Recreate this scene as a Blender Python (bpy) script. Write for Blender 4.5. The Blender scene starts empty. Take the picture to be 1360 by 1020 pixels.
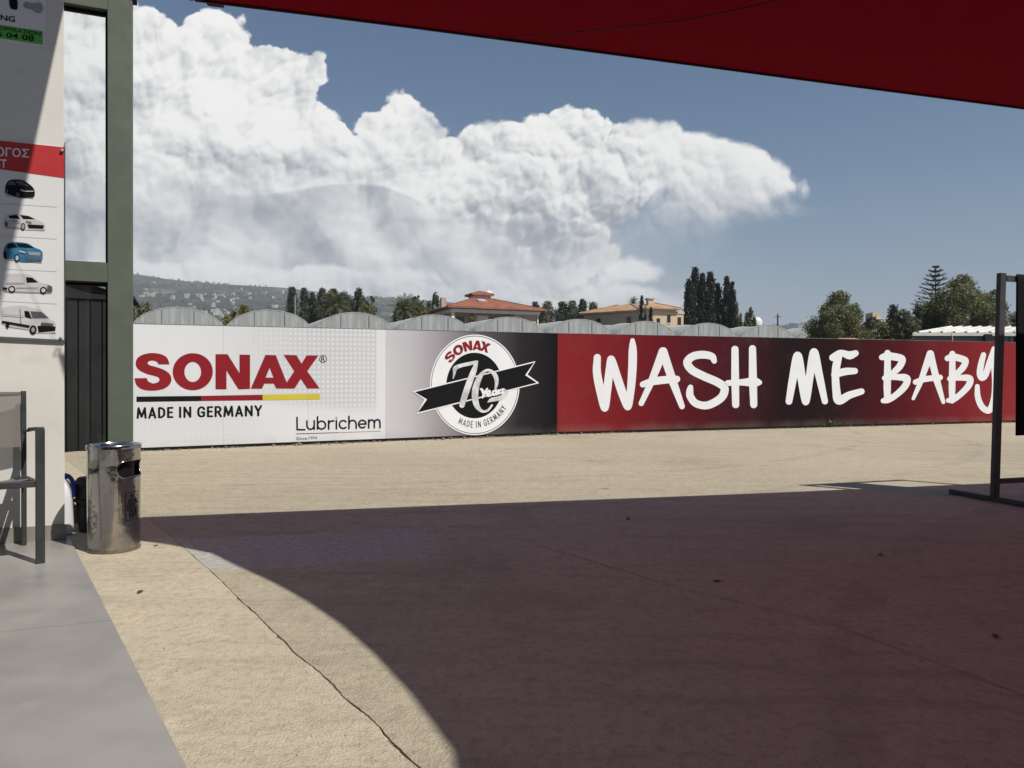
import bpy, bmesh, math, random
import numpy as np
from mathutils import Vector, Matrix

# ----------------------------------------------------------------------------
# scene, camera, sky, sun, exposure
# ----------------------------------------------------------------------------
scene = bpy.context.scene
COL = scene.collection
random.seed(7)
RNG = np.random.default_rng(7)

FOCAL = 1022.0                    # focal length in photograph pixels
CAM = Vector((0.0, 0.0, 1.0))     # phone held by somebody sitting down
PITCH = 0.0113                    # radians, a little downwards
ROLL = 0.005

cam_data = bpy.data.cameras.new('camera')
cam_data.sensor_width = 36.0
cam_data.lens = 36.0 * FOCAL / 1360.0
cam_data.clip_start = 0.05
cam_data.clip_end = 20000.0
cam = bpy.data.objects.new('camera', cam_data)
COL.objects.link(cam)
CAM_ROT = Matrix.Rotation(math.pi / 2 - PITCH, 3, 'X') @ Matrix.Rotation(ROLL, 3, 'Z')
cam.matrix_world = Matrix.Translation(CAM) @ CAM_ROT.to_4x4()
scene.camera = cam

# direction to the sun: high, from behind the right shoulder
SUN = Vector((0.52, -0.38, 0.766)).normalized()
sun_data = bpy.data.lights.new('sun', 'SUN')
sun_data.energy = 5.0
sun_data.angle = math.radians(0.53)
sun_data.color = (1.0, 0.95, 0.87)
sun = bpy.data.objects.new('sun', sun_data)
COL.objects.link(sun)
sun.rotation_euler = SUN.to_track_quat('Z', 'Y').to_euler()

scene.view_settings.view_transform = 'Standard'
scene.view_settings.look = 'None'
scene.view_settings.exposure = 0.25
scene.view_settings.gamma = 1.0
scene.view_settings.use_curve_mapping = False
scene.render.engine = 'CYCLES'
scene.cycles.max_bounces = 8
scene.cycles.transparent_max_bounces = 8

world = bpy.data.worlds.new('World')
scene.world = world
world.use_nodes = True
world.cycles.sampling_method = 'NONE'      # an even sky: nothing in it needs aiming at


class E:
    """A node socket that can be written as arithmetic."""
    nt = None

    def __init__(self, s):
        self.s = s

    @staticmethod
    def put(v, inp):
        if isinstance(v, E):
            E.nt.links.new(v.s, inp)
        else:
            inp.default_value = v

    @staticmethod
    def m(op, *a):
        n = E.nt.nodes.new('ShaderNodeMath')
        n.operation = op
        for i, v in enumerate(a):
            E.put(v, n.inputs[i])
        return E(n.outputs[0])

    def __add__(s, o): return E.m('ADD', s, o)
    def __radd__(s, o): return E.m('ADD', o, s)
    def __sub__(s, o): return E.m('SUBTRACT', s, o)
    def __rsub__(s, o): return E.m('SUBTRACT', o, s)
    def __mul__(s, o): return E.m('MULTIPLY', s, o)
    def __rmul__(s, o): return E.m('MULTIPLY', o, s)
    def __truediv__(s, o): return E.m('DIVIDE', s, o)


def vm(op, a, b=None, out=0):
    n = E.nt.nodes.new('ShaderNodeVectorMath')
    n.operation = op
    E.put(a, n.inputs[0])
    if b is not None:
        E.put(b, n.inputs[3] if op == 'SCALE' else n.inputs[1])
    return E(n.outputs['Value'] if op == 'LENGTH' else n.outputs[0])


def xyz(x, y, z=0.0):
    n = E.nt.nodes.new('ShaderNodeCombineXYZ')
    E.put(x, n.inputs[0]); E.put(y, n.inputs[1]); E.put(z, n.inputs[2])
    return E(n.outputs[0])


def sep(v):
    n = E.nt.nodes.new('ShaderNodeSeparateXYZ')
    E.put(v, n.inputs[0])
    return E(n.outputs[0]), E(n.outputs[1]), E(n.outputs[2])


def sstep(v, a, b, lo=0.0, hi=1.0):
    n = E.nt.nodes.new('ShaderNodeMapRange')
    n.interpolation_type = 'SMOOTHSTEP'
    E.put(v, n.inputs['Value'])
    E.put(a, n.inputs['From Min']); E.put(b, n.inputs['From Max'])
    E.put(lo, n.inputs['To Min']); E.put(hi, n.inputs['To Max'])
    return E(n.outputs[0])


def noise(v, scale, detail=4.0, rough=0.55, color=False, dims='3D', kind=None):
    n = E.nt.nodes.new('ShaderNodeTexNoise')
    n.noise_dimensions = dims
    if kind:
        n.noise_type = kind
    E.put(v, n.inputs['Vector'])
    n.inputs['Scale'].default_value = scale
    n.inputs['Detail'].default_value = detail
    n.inputs['Roughness'].default_value = rough
    return E(n.outputs['Color'] if color else n.outputs[0])


def voro(v, scale, detail=0.0, smooth=0.35, dims='3D'):
    n = E.nt.nodes.new('ShaderNodeTexVoronoi')
    n.voronoi_dimensions = dims
    n.feature = 'F1'
    E.put(v, n.inputs['Vector'])
    n.inputs['Scale'].default_value = scale
    n.inputs['Detail'].default_value = detail

    return E(n.outputs['Distance'])


def mixc(f, a, b):
    n = E.nt.nodes.new('ShaderNodeMix')
    n.data_type = 'RGBA'
    E.put(f, n.inputs[0])
    for v, i in ((a, n.inputs[6]), (b, n.inputs[7])):
        if isinstance(v, E):
            E.put(v, i)
        else:
            i.default_value = (v[0], v[1], v[2], 1.0)
    return E(n.outputs[2])


def build_sky():
    nt = world.node_tree
    nt.nodes.clear()
    E.nt = nt
    sky = nt.nodes.new('ShaderNodeTexSky')
    sky.sky_type = 'NISHITA'
    sky.sun_disc = False
    sky.sun_elevation = math.asin(SUN.z)
    sky.sun_rotation = math.atan2(SUN.x, SUN.y)
    sky.air_density = 1.0
    sky.dust_density = 0.6
    sky.ozone_density = 1.3
    tc = nt.nodes.new('ShaderNodeTexCoord')
    d = E(tc.outputs['Generated'])
    x, y, z = sep(d)
    yy = E.m('MAXIMUM', y, 0.03)
    # bearing and height over the horizon, in thousandths of the distance
    front = sstep(y, 0.03, 0.12)
    U = x / yy * 1022.0 + 680.0
    V = 499.0 - z / yy * 1022.0
    P = xyz(U, V)
    # turbulence that frays every outline
    w1 = vm('SUBTRACT', noise(P, 1 / 110.0, 3.0, 0.5, color=True, dims='2D'), (0.5, 0.5, 0.5))
    w2 = vm('SUBTRACT', noise(P, 1 / 22.0, 3.0, 0.6, color=True, dims='2D'), (0.5, 0.5, 0.5))
    Q = vm('ADD', vm('ADD', P, vm('SCALE', w1, 40.0)), vm('SCALE', w2, 7.0))

    def heads(p, size):
        """rounded cauliflower heads with creases between them"""
        d = voro(p, 1 / size, 0.0, 0.25, '2D')
        return 1.0 - d * d

    def billow(p):
        return heads(p, 78.0) * 0.52 + heads(p, 35.0) * 0.29 + heads(p, 14.0) * 0.14 + heads(p, 6.5) * 0.055

    B0 = billow(Q)
    B1 = billow(vm('ADD', Q, (5.0, -7.0, 0.0)))
    relief = B0 - B1
    n0 = noise(Q, 1 / 120.0, 3.0, 0.5, dims='2D')
    n1 = noise(vm('ADD', Q, (16.0, -24.0, 0.0)), 1 / 120.0, 3.0, 0.5, dims='2D')
    soft_relief = n0 - n1

    def ell(p, cx, cy, rx, ry):
        q = vm('MULTIPLY', vm('SUBTRACT', p, (cx, cy, 0.0)), (1.0 / rx, 1.0 / ry, 0.0))
        return (vm('LENGTH', q) - 1.0) * float(min(rx, ry))

    def union(p, blobs, k=14.0):
        r = None
        for b in blobs:
            e = ell(p, *b)
            r = e if r is None else E.m('SMOOTH_MIN', r, e, k)
        return r

    hero = [(60, 260, 230, 265), (175, 110, 85, 95), (218, 82, 36, 52), (286, 78, 48, 66), (285, 185, 85, 80), (345, 140, 72, 72), (402, 104, 26, 20),
            (395, 225, 85, 80), (330, 320, 260, 110), (530, 174, 34, 48), (500, 172, 20, 24), (545, 245, 100, 72),
            (560, 330, 260, 90), (120, 420, 300, 130)]
    dome = [(748, 210, 66, 70), (690, 225, 60, 55), (800, 235, 60, 72), (740, 300, 110, 80), (640, 250, 70, 80)]
    anvil = [(640, 210, 60, 48), (850, 215, 85, 52), (930, 228, 62, 46), (985, 244, 50, 36), (1022, 245, 34, 10), (960, 285, 72, 34), (925, 290, 70, 44),
             (1015, 281, 62, 7), (880, 300, 60, 40)]
    low = [(300, 395, 420, 46), (700, 400, 240, 30), (838, 360, 36, 15), (815, 366, 24, 9), (862, 362, 15, 11)]

    bub = (B0 - 0.72)
    dh = union(Q, hero) - bub * 42.0
    dd = union(Q, dome) - bub * 42.0
    da = union(Q, anvil, 22.0) - (n0 - 0.5) * 46.0 - bub * 26.0
    dl = union(Q, low) - bub * 18.0
    # how crisp the edge is: cauliflower tops crisp, anvil and lower decks soft
    a_h = sstep(dh, 1.2, -3.5) * sstep(V, 430.0, 350.0, 0.8, 1.0)
    a_d = sstep(dd, 1.2, sstep(V, 260.0, 330.0, -4.0, -75.0))
    a_a = sstep(da, 2.5, sstep(V, 245.0, 320.0, -8.0, -75.0)) * sstep(V, 245.0, 330.0, 0.97, 0.55)
    a_l = sstep(dl, 2.0, -10.0) * 0.9
    veil = sstep(ell(P, 480, 400, 560, 190), 40.0, -110.0) * sstep(U, 960.0, 720.0, 0.25, 0.92)

    # cauliflower relief is strong on the towers, smoothed away in the lower decks
    tower = sstep(V, 300.0, 210.0, 0.25, 1.0)
    sh_h = 0.785 + relief * 1.25 * tower + soft_relief * 0.75 + (n0 - 0.5) * 0.42 + sstep(V, 40.0, 330.0, 0.06, -0.10)
    sh_d = 0.80 + relief * 1.7 + soft_relief * 0.30 + (n0 - 0.5) * 0.16 + sstep(V, 150.0, 320.0, 0.06, -0.16)
    sh_a = 0.80 + relief * 0.9 + soft_relief * 0.50 + (n0 - 0.5) * 0.26 + sstep(V, 190.0, 330.0, 0.05, -0.16)
    sh_l = 0.80 + relief * 0.8 + soft_relief * 0.40 + (n0 - 0.5) * 0.25 + sstep(V, 355.0, 385.0, 0.08, -0.05)

    # the smooth dark lenticular sheet and the ragged grey deck beneath it
    Pl = vm('ADD', P, vm('SCALE', w1, 10.0))
    lu, lv, _ = sep(Pl)
    hump = E.m('EXPONENT', E.m('POWER', E.m('ABSOLUTE', (lu - 468.0) / 78.0), 2.0) * -1.0)
    ltop = 264.0 - hump * 17.0 + sstep(lu, 500.0, 640.0, 0.0, 29.0)
    under = lv - ltop
    lens_m = sstep(under + relief * 14.0, -2.5, 4.0) * sstep(under, 46.0, 0.0) * sstep(lu, 230.0, 440.0) * sstep(lu, 655.0, 560.0)
    glow = sstep(under, -14.0, -3.0) * sstep(under, 1.0, -3.0) * sstep(lu, 260.0, 420.0) * sstep(lu, 640.0, 540.0)
    tail = sstep(ell(Pl, 600, 296, 60, 4.0), 3.0, -4.0)
    deckn = noise(vm('MULTIPLY', Q, (1.0, 1.7, 0.0)), 1 / 95.0, 6.0, 0.6, dims='2D')
    deck = sstep(V, 262.0, 330.0) * sstep(deckn, 0.40, 0.66) * sstep(U, 720.0, 420.0)
    belly = sstep(ell(Q, 700, 315, 125, 58), 30.0, -40.0)

    DARK = (0.33, 0.355, 0.395)
    LITE = (0.985, 0.98, 0.95)

    def shade(v):
        return mixc(sstep(v, 0.28, 0.98), DARK, LITE)

    bright = 1.0 / 0.1
    col = E(sky.outputs[0])
    # keep the deep, slightly greyed blue of the photograph
    hsv = nt.nodes.new('ShaderNodeHueSaturation')
    hsv.inputs['Saturation'].default_value = 1.17
    hsv.inputs['Value'].default_value = 0.70
    nt.links.new(col.s, hsv.inputs['Color'])
    col = E(hsv.outputs[0])

    def over(base, a, c):
        return mixc(a * front, base, vm('SCALE', c, bright))

    # fair-weather cumulus and haze all the way round the horizon
    g = noise(d, 2.3, 6.0, 0.6)
    ring = sstep(g, 0.52, 0.62) * sstep(z, 0.30, 0.06) * sstep(z, -0.02, 0.02)
    away = 1.0 - sstep(y, 0.1, 0.5)
    col = mixc(ring * away * 0.8, col, vm('SCALE', shade(0.55 + (g - 0.5) * 1.2), bright))
    hz = sstep(z, 0.24, 0.0) * 0.8
    col = mixc(hz, col, vm('SCALE', mixc(0.0, (0.160, 0.222, 0.335), (1, 1, 1)), bright))
    plain = col
    col = over(col, veil, shade(0.655 + (n0 - 0.5) * 0.45 + relief * 0.4))
    col = over(col, a_a, shade(sh_a))
    col = over(col, a_h, shade(sh_h - deck * 0.15 - lens_m * 0.12 - tail * 0.10 + glow * 0.10))
    col = over(col, a_d, shade(sh_d - belly * 0.12 - tail * 0.08))
    col = over(col, a_l * sstep(U, 1150.0, 850.0, 0.25, 1.0), shade(sh_l))
    # outside the bank of cloud the renderer may skip all of it
    box = sstep(U, -260.0, -259.0) * sstep(U, 1461.0, 1460.0) * sstep(V, -41.0, -40.0) * sstep(V, 520.0, 519.0) * sstep(y, 0.03, 0.031)
    out = nt.nodes.new('ShaderNodeOutputWorld')
    mx = nt.nodes.new('ShaderNodeMixShader')
    nt.links.new(box.s, mx.inputs[0])
    for c, i in ((plain, 1), (col, 2)):
        bg = nt.nodes.new('ShaderNodeBackground')
        bg.inputs['Strength'].default_value = 0.085
        nt.links.new(c.s, bg.inputs['Color'])
        nt.links.new(bg.outputs[0], mx.inputs[i])
    nt.links.new(mx.outputs[0], out.inputs['Surface'])


build_sky()

# ----------------------------------------------------------------------------
# survey helpers: where a sight line of the photograph meets the ground, a wall
# or a measured distance
# ----------------------------------------------------------------------------
def ray(px, py):
    return CAM_ROT @ Vector(((px - 680.0) / FOCAL, (510.0 - py) / FOCAL, -1.0))


def ground(px, py, z=0.0):
    v = ray(px, py)
    return CAM + v * ((z - CAM.z) / v.z)


def at(px, py, dist):
    v = ray(px, py)
    return CAM + v * (dist / v.y)


def on_plane(px, py, p0, n):
    v = ray(px, py)
    return CAM + v * ((p0 - CAM).dot(n) / v.dot(n))


# ----------------------------------------------------------------------------
# objects
# ----------------------------------------------------------------------------
def tag(o, label=None, cat=None, group=None, kind=None):
    if label: o['label'] = label
    if cat: o['category'] = cat
    if group: o['group'] = group
    if kind: o['kind'] = kind
    return o


def thing(name, label, cat, loc=(0, 0, 0), group=None):
    o = bpy.data.objects.new(name, None)
    o.empty_display_size = 0.2
    COL.objects.link(o)
    o.location = loc
    return tag(o, label, cat, group)


def origin_of(parent):
    p = Vector((0, 0, 0))
    while parent is not None:
        p += parent.location
        parent = parent.parent
    return p


def copy_tree(o, parent=None):
    c = o.copy()
    COL.objects.link(c)
    c.parent = parent
    for ch in list(o.children):
        copy_tree(ch, c)
    return c


class MB:
    """Collects faces in world coordinates; build() makes one mesh object."""

    def __init__(self):
        self.v, self.f, self.uv = [], [], {}

    def add(self, verts, faces):
        b = len(self.v)
        self.v += [tuple(p) for p in verts]
        self.f += [tuple(i + b for i in f) for f in faces]
        return self

    def box(self, c, ax, ay, az):
        """oriented box: centre and three half-axes"""
        c, ax, ay, az = Vector(c), Vector(ax), Vector(ay), Vector(az)
        vs = [c + ax * i + ay * j + az * k for k in (-1, 1) for j in (-1, 1) for i in (-1, 1)]
        fs = [(0, 2, 3, 1), (4, 5, 7, 6), (0, 1, 5, 4), (2, 6, 7, 3), (0, 4, 6, 2), (1, 3, 7, 5)]
        return self.add(vs, fs)

    def bar(self, a, b, w, h, up=(0, 0, 1)):
        """box beam from a to b, w across and h along 'up'"""
        a, b, up = Vector(a), Vector(b), Vector(up)
        d = b - a
        L = d.length
        d.normalize()
        s = d.cross(up)
        if s.length < 1e-4:
            s = d.cross(Vector((1, 0, 0)))
        s.normalize()
        u = s.cross(d).normalized()
        return self.box((a + b) / 2, d * L / 2, s * w / 2, u * h / 2)

    def tube(self, pts, rad, n=8, caps=True):
        pts = [Vector(p) for p in pts]
        rad = rad if isinstance(rad, (list, tuple)) else [rad] * len(pts)
        vs, fs = [], []
        prev = None
        for i, p in enumerate(pts):
            d = (pts[min(i + 1, len(pts) - 1)] - pts[max(i - 1, 0)]).normalized()
            if prev is None:
                s = d.cross(Vector((0, 0, 1)))
                if s.length < 1e-3:
                    s = d.cross(Vector((1, 0, 0)))
            else:
                s = prev - d * prev.dot(d)
            s.normalize()
            prev = s
            u = s.cross(d)
            for k in range(n):
                t = 2 * math.pi * k / n
                vs.append(p + (s * math.cos(t) + u * math.sin(t)) * rad[i])
        for i in range(len(pts) - 1):
            for k in range(n):
                k2 = (k + 1) % n
                fs.append((i * n + k, i * n + k2, (i + 1) * n + k2, (i + 1) * n + k))
        if caps:
            fs.append(tuple(range(n)))
            fs.append(tuple(range((len(pts) - 1) * n, len(pts) * n))[::-1])
        return self.add(vs, fs)

    def lathe(self, c, prof, n=32, ax=Vector((0, 0, 1)), close=False):
        c = Vector(c)
        s = ax.orthogonal().normalized()
        u = ax.cross(s)
        vs, fs = [], []
        for (r, z) in prof:
            for k in range(n):
                t = 2 * math.pi * k / n
                vs.append(c + ax * z + (s * math.cos(t) + u * math.sin(t)) * r)
        for i in range(len(prof) - 1):
            for k in range(n):
                k2 = (k + 1) % n
                fs.append((i * n + k, i * n + k2, (i + 1) * n + k2, (i + 1) * n + k))
        if close:
            fs.append(tuple(range(n))[::-1])
            fs.append(tuple(range((len(prof) - 1) * n, len(prof) * n)))
        return self.add(vs, fs)

    def prism(self, poly, z0, z1):
        """vertical prism over a ground polygon (x, y), counter-clockwise"""
        n = len(poly)
        vs = [(p[0], p[1], z0) for p in poly] + [(p[0], p[1], z1) for p in poly]
        fs = [tuple(range(n))[::-1], tuple(range(n, 2 * n))]
        for i in range(n):
            j = (i + 1) % n
            fs.append((i, j, n + j, n + i))
        return self.add(vs, fs)

    def slab(self, poly3, t):
        """flat 3-D polygon given a thickness vector"""
        n = len(poly3)
        t = Vector(t)
        vs = [Vector(p) for p in poly3] + [Vector(p) + t for p in poly3]
        fs = [tuple(range(n))[::-1], tuple(range(n, 2 * n))]
        for i in range(n):
            j = (i + 1) % n
            fs.append((i, j, n + j, n + i))
        return self.add(vs, fs)

    def poly(self, pts):
        return self.add(pts, [tuple(range(len(pts)))])

    def build(self, name, mat, parent=None, origin=None, smooth=False, bevel=0.0, kind=None):
        o = Vector(origin) if origin is not None else origin_of(parent)
        me = bpy.data.meshes.new(name)
        me.from_pydata([(p[0] - o.x, p[1] - o.y, p[2] - o.z) for p in self.v], [], self.f)
        if len(self.f) < 20000:
            bm = bmesh.new()
            bm.from_mesh(me)
            bmesh.ops.recalc_face_normals(bm, faces=bm.faces)
            if bevel:
                bmesh.ops.remove_doubles(bm, verts=bm.verts, dist=1e-5)
                es = [e for e in bm.edges if len(e.link_faces) == 2 and e.calc_face_angle(0) > 0.6]
                bmesh.ops.bevel(bm, geom=es, offset=bevel, segments=2, affect='EDGES', profile=0.6)
            bm.to_mesh(me)
            bm.free()
        me.update()
        return link(name, me, mat, parent, o, smooth, kind)


def link(name, me, mat, parent=None, origin=None, smooth=False, kind=None):
    if smooth:
        me.polygons.foreach_set('use_smooth', [True] * len(me.polygons))
        if smooth != 'all':
            me.set_sharp_from_angle(angle=math.radians(40))
    me.materials.append(mat)
    ob = bpy.data.objects.new(name, me)
    COL.objects.link(ob)
    if parent is None:
        ob.location = origin if origin is not None else (0, 0, 0)
    else:
        ob.parent = parent
    if kind:
        ob['kind'] = kind
    return ob


def np_mesh(name, V, F, mat, parent=None, origin=(0, 0, 0), smooth=False, kind=None):
    """V (n,3) and F (m,4) or (m,3) arrays, local coordinates"""
    me = bpy.data.meshes.new(name)
    k = F.shape[1]
    me.vertices.add(len(V))
    me.vertices.foreach_set('co', np.ascontiguousarray(V, dtype=np.float32).ravel())
    me.loops.add(F.size)
    me.loops.foreach_set('vertex_index', np.ascontiguousarray(F, dtype=np.int32).ravel())
    me.polygons.add(len(F))
    me.polygons.foreach_set('loop_start', np.arange(0, F.size, k, dtype=np.int32))
    me.polygons.foreach_set('loop_total', np.full(len(F), k, dtype=np.int32))
    me.update(calc_edges=True)
    me.validate()
    return link(name, me, mat, parent, Vector(origin), smooth, kind)


# ----------------------------------------------------------------------------
# materials
# ----------------------------------------------------------------------------
MATS = {}
ALB = 0.76      # overall reflectance, weighed against the strong sun


def newmat(name):
    m = bpy.data.materials.new(name)
    m.use_nodes = True
    E.nt = m.node_tree
    b = m.node_tree.nodes['Principled BSDF']
    MATS[name] = m
    return m, b


def coords(kind='Object'):
    return E(E.nt.nodes.new('ShaderNodeTexCoord').outputs[kind])


def worldpos():
    return E(E.nt.nodes.new('ShaderNodeNewGeometry').outputs['Position'])


def ramp(f, stops):
    n = E.nt.nodes.new('ShaderNodeValToRGB')
    E.put(f, n.inputs[0])
    cr = n.color_ramp
    while len(cr.elements) < len(stops):
        cr.elements.new(0.5)
    for el, (p, c) in zip(cr.elements, stops):
        el.position = p
        el.color = (c[0], c[1], c[2], 1.0)
    return E(n.outputs[0])


def bump(b, h, strength=0.3, dist=0.01):
    n = E.nt.nodes.new('ShaderNodeBump')
    n.inputs['Strength'].default_value = strength
    n.inputs['Distance'].default_value = dist
    E.put(h, n.inputs['Height'])
    E.nt.links.new(n.outputs[0], b.inputs['Normal'])


def scaled(c, k):
    return tuple(min(1.0, x * k) for x in c)


def pmat(name, color, rough=0.6, metal=0.0, var=0.15, scale=3.0, bmp=0.0, bscale=60.0, spec=0.35, island=0.0, dirt=None, rvar=0.1):
    """plain surface with uneven tone, some dirt and fine relief"""
    m, b = newmat(name)
    color = scaled(color, ALB)
    if dirt:
        dirt = (scaled(dirt[0], ALB), dirt[1])
    p = coords()
    n = noise(p, scale, 6.0, 0.6)
    c = mixc(sstep(n, 0.3, 0.7), scaled(color, 1 - var), scaled(color, 1 + var))
    if island:
        g = E(E.nt.nodes.new('ShaderNodeNewGeometry').outputs['Random Per Island'])
        hs = E.nt.nodes.new('ShaderNodeHueSaturation')
        E.put(c, hs.inputs['Color'])
        E.put(g * (2 * island) + (1 - island), hs.inputs['Value'])
        c = E(hs.outputs[0])
    if dirt:
        dn = noise(p, scale * 2.7, 8.0, 0.65)
        c = mixc(sstep(dn, 0.52, 0.72) * dirt[1], c, dirt[0])
    E.put(c, b.inputs['Base Color'])
    E.put(sstep(n, 0.25, 0.75, max(0.02, rough - rvar), min(1.0, rough + rvar)), b.inputs['Roughness'])
    b.inputs['Metallic'].default_value = metal
    b.inputs['Specular IOR Level'].default_value = spec
    if bmp:
        bump(b, noise(p, bscale, 5.0, 0.6), bmp, 0.01)
    return m


def concrete_mat(name, light, dark, tint, bstr=0.8, patch=None):
    m, b = newmat(name)
    light, dark, tint = scaled(light, ALB), scaled(dark, ALB), scaled(tint, ALB)
    if patch:
        patch = patch[:4] + (scaled(patch[4], ALB),)
    p = worldpos()
    big = noise(p, 0.35, 5.0, 0.55)
    mid = noise(p, 2.2, 6.0, 0.62)
    fine = noise(p, 26.0, 6.0, 0.7)
    grit = noise(p, 110.0, 3.0, 0.7)
    # broom and tyre streaks lying along the driveway
    rot = E.nt.nodes.new('ShaderNodeMapping')
    rot.inputs['Rotation'].default_value = (0, 0, math.radians(-20))
    rot.inputs['Scale'].default_value = (0.35, 3.6, 1.0)
    E.put(p, rot.inputs['Vector'])
    streak = noise(E(rot.outputs[0]), 1.6, 7.0, 0.68)
    c = mixc(sstep(big, 0.32, 0.68), dark, light)
    c = mixc(sstep(mid, 0.35, 0.75) * 0.45, c, tint)
    c = mixc(sstep(streak, 0.50, 0.70) * 0.45, c, scaled(dark, 0.62))
    c = mixc(sstep(streak, 0.44, 0.24) * 0.30, c, scaled(light, 1.12))
    blot = noise(vm('ADD', p, (7.0, 3.0, 0.0)), 0.8, 5.0, 0.6)
    c = mixc(sstep(blot, 0.56, 0.70) * 0.38, c, scaled(dark, 0.60))
    mott = noise(p, 8.0, 4.0, 0.65)
    c = mixc(sstep(mott, 0.50, 0.68) * 0.42, c, scaled(dark, 0.74))
    c = mixc(sstep(mott, 0.46, 0.32) * 0.30, c, scaled(light, 1.16))
    c = mixc(sstep(fine, 0.46, 0.66) * 0.50, c, scaled(dark, 0.62))
    c = mixc(sstep(grit, 0.54, 0.70) * 0.38, c, scaled(dark, 0.50))
    c = mixc(sstep(grit, 0.40, 0.30) * 0.45, c, scaled(light, 1.25))
    if patch:
        # a greyer bay of newer concrete with a ragged edge
        q = vm('SUBTRACT', vm('ADD', p, vm('SCALE', noise(p, 1.6, 4.0, 0.6, color=True), 0.5)), (patch[0] + 0.25, patch[1] + 0.25, 0.25))
        qx, qy, qz = sep(q)
        dd = E.m('MAXIMUM', E.m('ABSOLUTE', qx + qy * 0.35) / patch[2], E.m('ABSOLUTE', qy - qx * 0.25) / patch[3])
        c = mixc(sstep(dd, 1.12, 0.90) * 0.7, c, mixc(sstep(fine, 0.42, 0.62), patch[4], scaled(patch[4], 0.72)))
    # faint rubber arcs where cars swing in and out
    for (ax, ay, ar) in ((9.0, -1.0, 7.2), (9.0, -1.0, 8.65), (-3.0, 16.5, 9.6), (-3.0, 16.5, 11.1)):
        rr = vm('LENGTH', vm('SUBTRACT', vm('MULTIPLY', p, (1.0, 1.0, 0.0)), (ax, ay, 0.0)))
        arc_ = sstep(E.m('ABSOLUTE', rr - ar), 0.13, 0.05)
        c = mixc(arc_ * sstep(mid, 0.42, 0.62) * 0.26, c, scaled(dark, 0.42))
    # oil drops
    vo = voro(vm('ADD', p, vm('SCALE', noise(p, 5.0, 3.0, 0.6, color=True), 0.10)), 0.85, 0.0)
    c = mixc(sstep(vo, 0.05, 0.02) * 0.45, c, (0.06, 0.055, 0.05))
    E.put(c, b.inputs['Base Color'])
    b.inputs['Roughness'].default_value = 0.85
    b.inputs['Specular IOR Level'].default_value = 0.2
    bump(b, fine * 0.7 + grit * 0.8 + mott * 0.8 + mid * 0.8, bstr, 0.016)
    return m


M_slab = concrete_mat('weathered_concrete', (0.61, 0.525, 0.39), (0.51, 0.443, 0.337), (0.61, 0.522, 0.378), patch=(-1.18, 4.42, 0.78, 0.42, (0.62, 0.60, 0.57)))
M_strip = concrete_mat('sandy_concrete', (0.72, 0.615, 0.455), (0.62, 0.535, 0.405), (0.70, 0.60, 0.445), 0.8)
M_dirt = pmat('dark_soil', (0.12, 0.10, 0.075), 0.95, var=0.4, scale=9.0, bmp=0.6)
M_field = pmat('dry_field', (0.16, 0.14, 0.075), 0.95, var=0.35, scale=0.05)
M_plaster = pmat('white_plaster', (0.74, 0.72, 0.67), 0.85, var=0.04, scale=2.0, bmp=0.12, bscale=220.0, spec=0.2,
                 dirt=((0.56, 0.52, 0.45), 0.28))
M_tile = pmat('grey_porcelain', (0.31, 0.296, 0.274), 0.42, var=0.16, scale=1.6, bmp=0.02, bscale=300.0, spec=0.4,
              dirt=((0.36, 0.345, 0.32), 0.5))
M_skirt = pmat('skirting_tile', (0.30, 0.28, 0.25), 0.5, var=0.12, scale=4.0)
M_grout = pmat('dark_grout', (0.045, 0.045, 0.045), 0.9)
M_green = pmat('sage_green_paint', (0.118, 0.142, 0.112), 0.5, var=0.06, scale=5.0, bmp=0.03, bscale=180.0,
               dirt=((0.17, 0.17, 0.13), 0.35))
M_gasket = pmat('black_rubber', (0.006, 0.006, 0.006), 0.6, spec=0.2)
M_anthra = pmat('anthracite_sheet', (0.012, 0.014, 0.016), 0.55, var=0.15, scale=2.0, dirt=((0.035, 0.034, 0.03), 0.4))
M_anthra_trim = pmat('pale_trim', (0.22, 0.22, 0.22), 0.4)
M_blackmetal = pmat('black_powdercoat', (0.055, 0.055, 0.058), 0.5, var=0.25, scale=6.0, dirt=((0.10, 0.09, 0.075), 0.35))
M_blackcloth = pmat('black_mat', (0.010, 0.010, 0.011), 0.9, var=0.2, scale=20.0, bmp=0.4, bscale=160.0, spec=0.1)
M_chair = pmat('dark_grey_aluminium', (0.055, 0.060, 0.062), 0.45, metal=0.3, var=0.12, scale=12.0)
M_black = pmat('print_black', (0.008, 0.009, 0.010), 0.55, var=0.05, spec=0.1)
M_red = pmat('print_red', (0.265, 0.018, 0.026), 0.5, var=0.05, scale=1.0, spec=0.1)
M_white = pmat('print_white', (0.86, 0.875, 0.90), 0.45, var=0.02)
M_yellow = pmat('print_yellow', (0.62, 0.52, 0.045), 0.45, var=0.04)
M_gold = pmat('print_gold', (0.45, 0.34, 0.15), 0.5)
M_dgrey = pmat('print_dark_grey', (0.10, 0.10, 0.11), 0.5)
M_mgrey = pmat('print_mid_grey', (0.33, 0.33, 0.34), 0.5)
M_lgrey = pmat('print_light_grey', (0.58, 0.58, 0.59), 0.5)
M_blueprint = pmat('print_blue', (0.035, 0.19, 0.36), 0.5, var=0.2, scale=20.0)
M_greenprint = pmat('print_green', (0.10, 0.42, 0.06), 0.5)
M_redhead = pmat('poster_red', (0.50, 0.035, 0.035), 0.5, var=0.03)
M_poster = pmat('poster_white', (0.78, 0.78, 0.78), 0.5, var=0.02)
M_bluepl = pmat('blue_plastic', (0.02, 0.05, 0.32), 0.4)
M_jug = pmat('milky_plastic', (0.72, 0.74, 0.76), 0.45, var=0.05)
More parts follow.
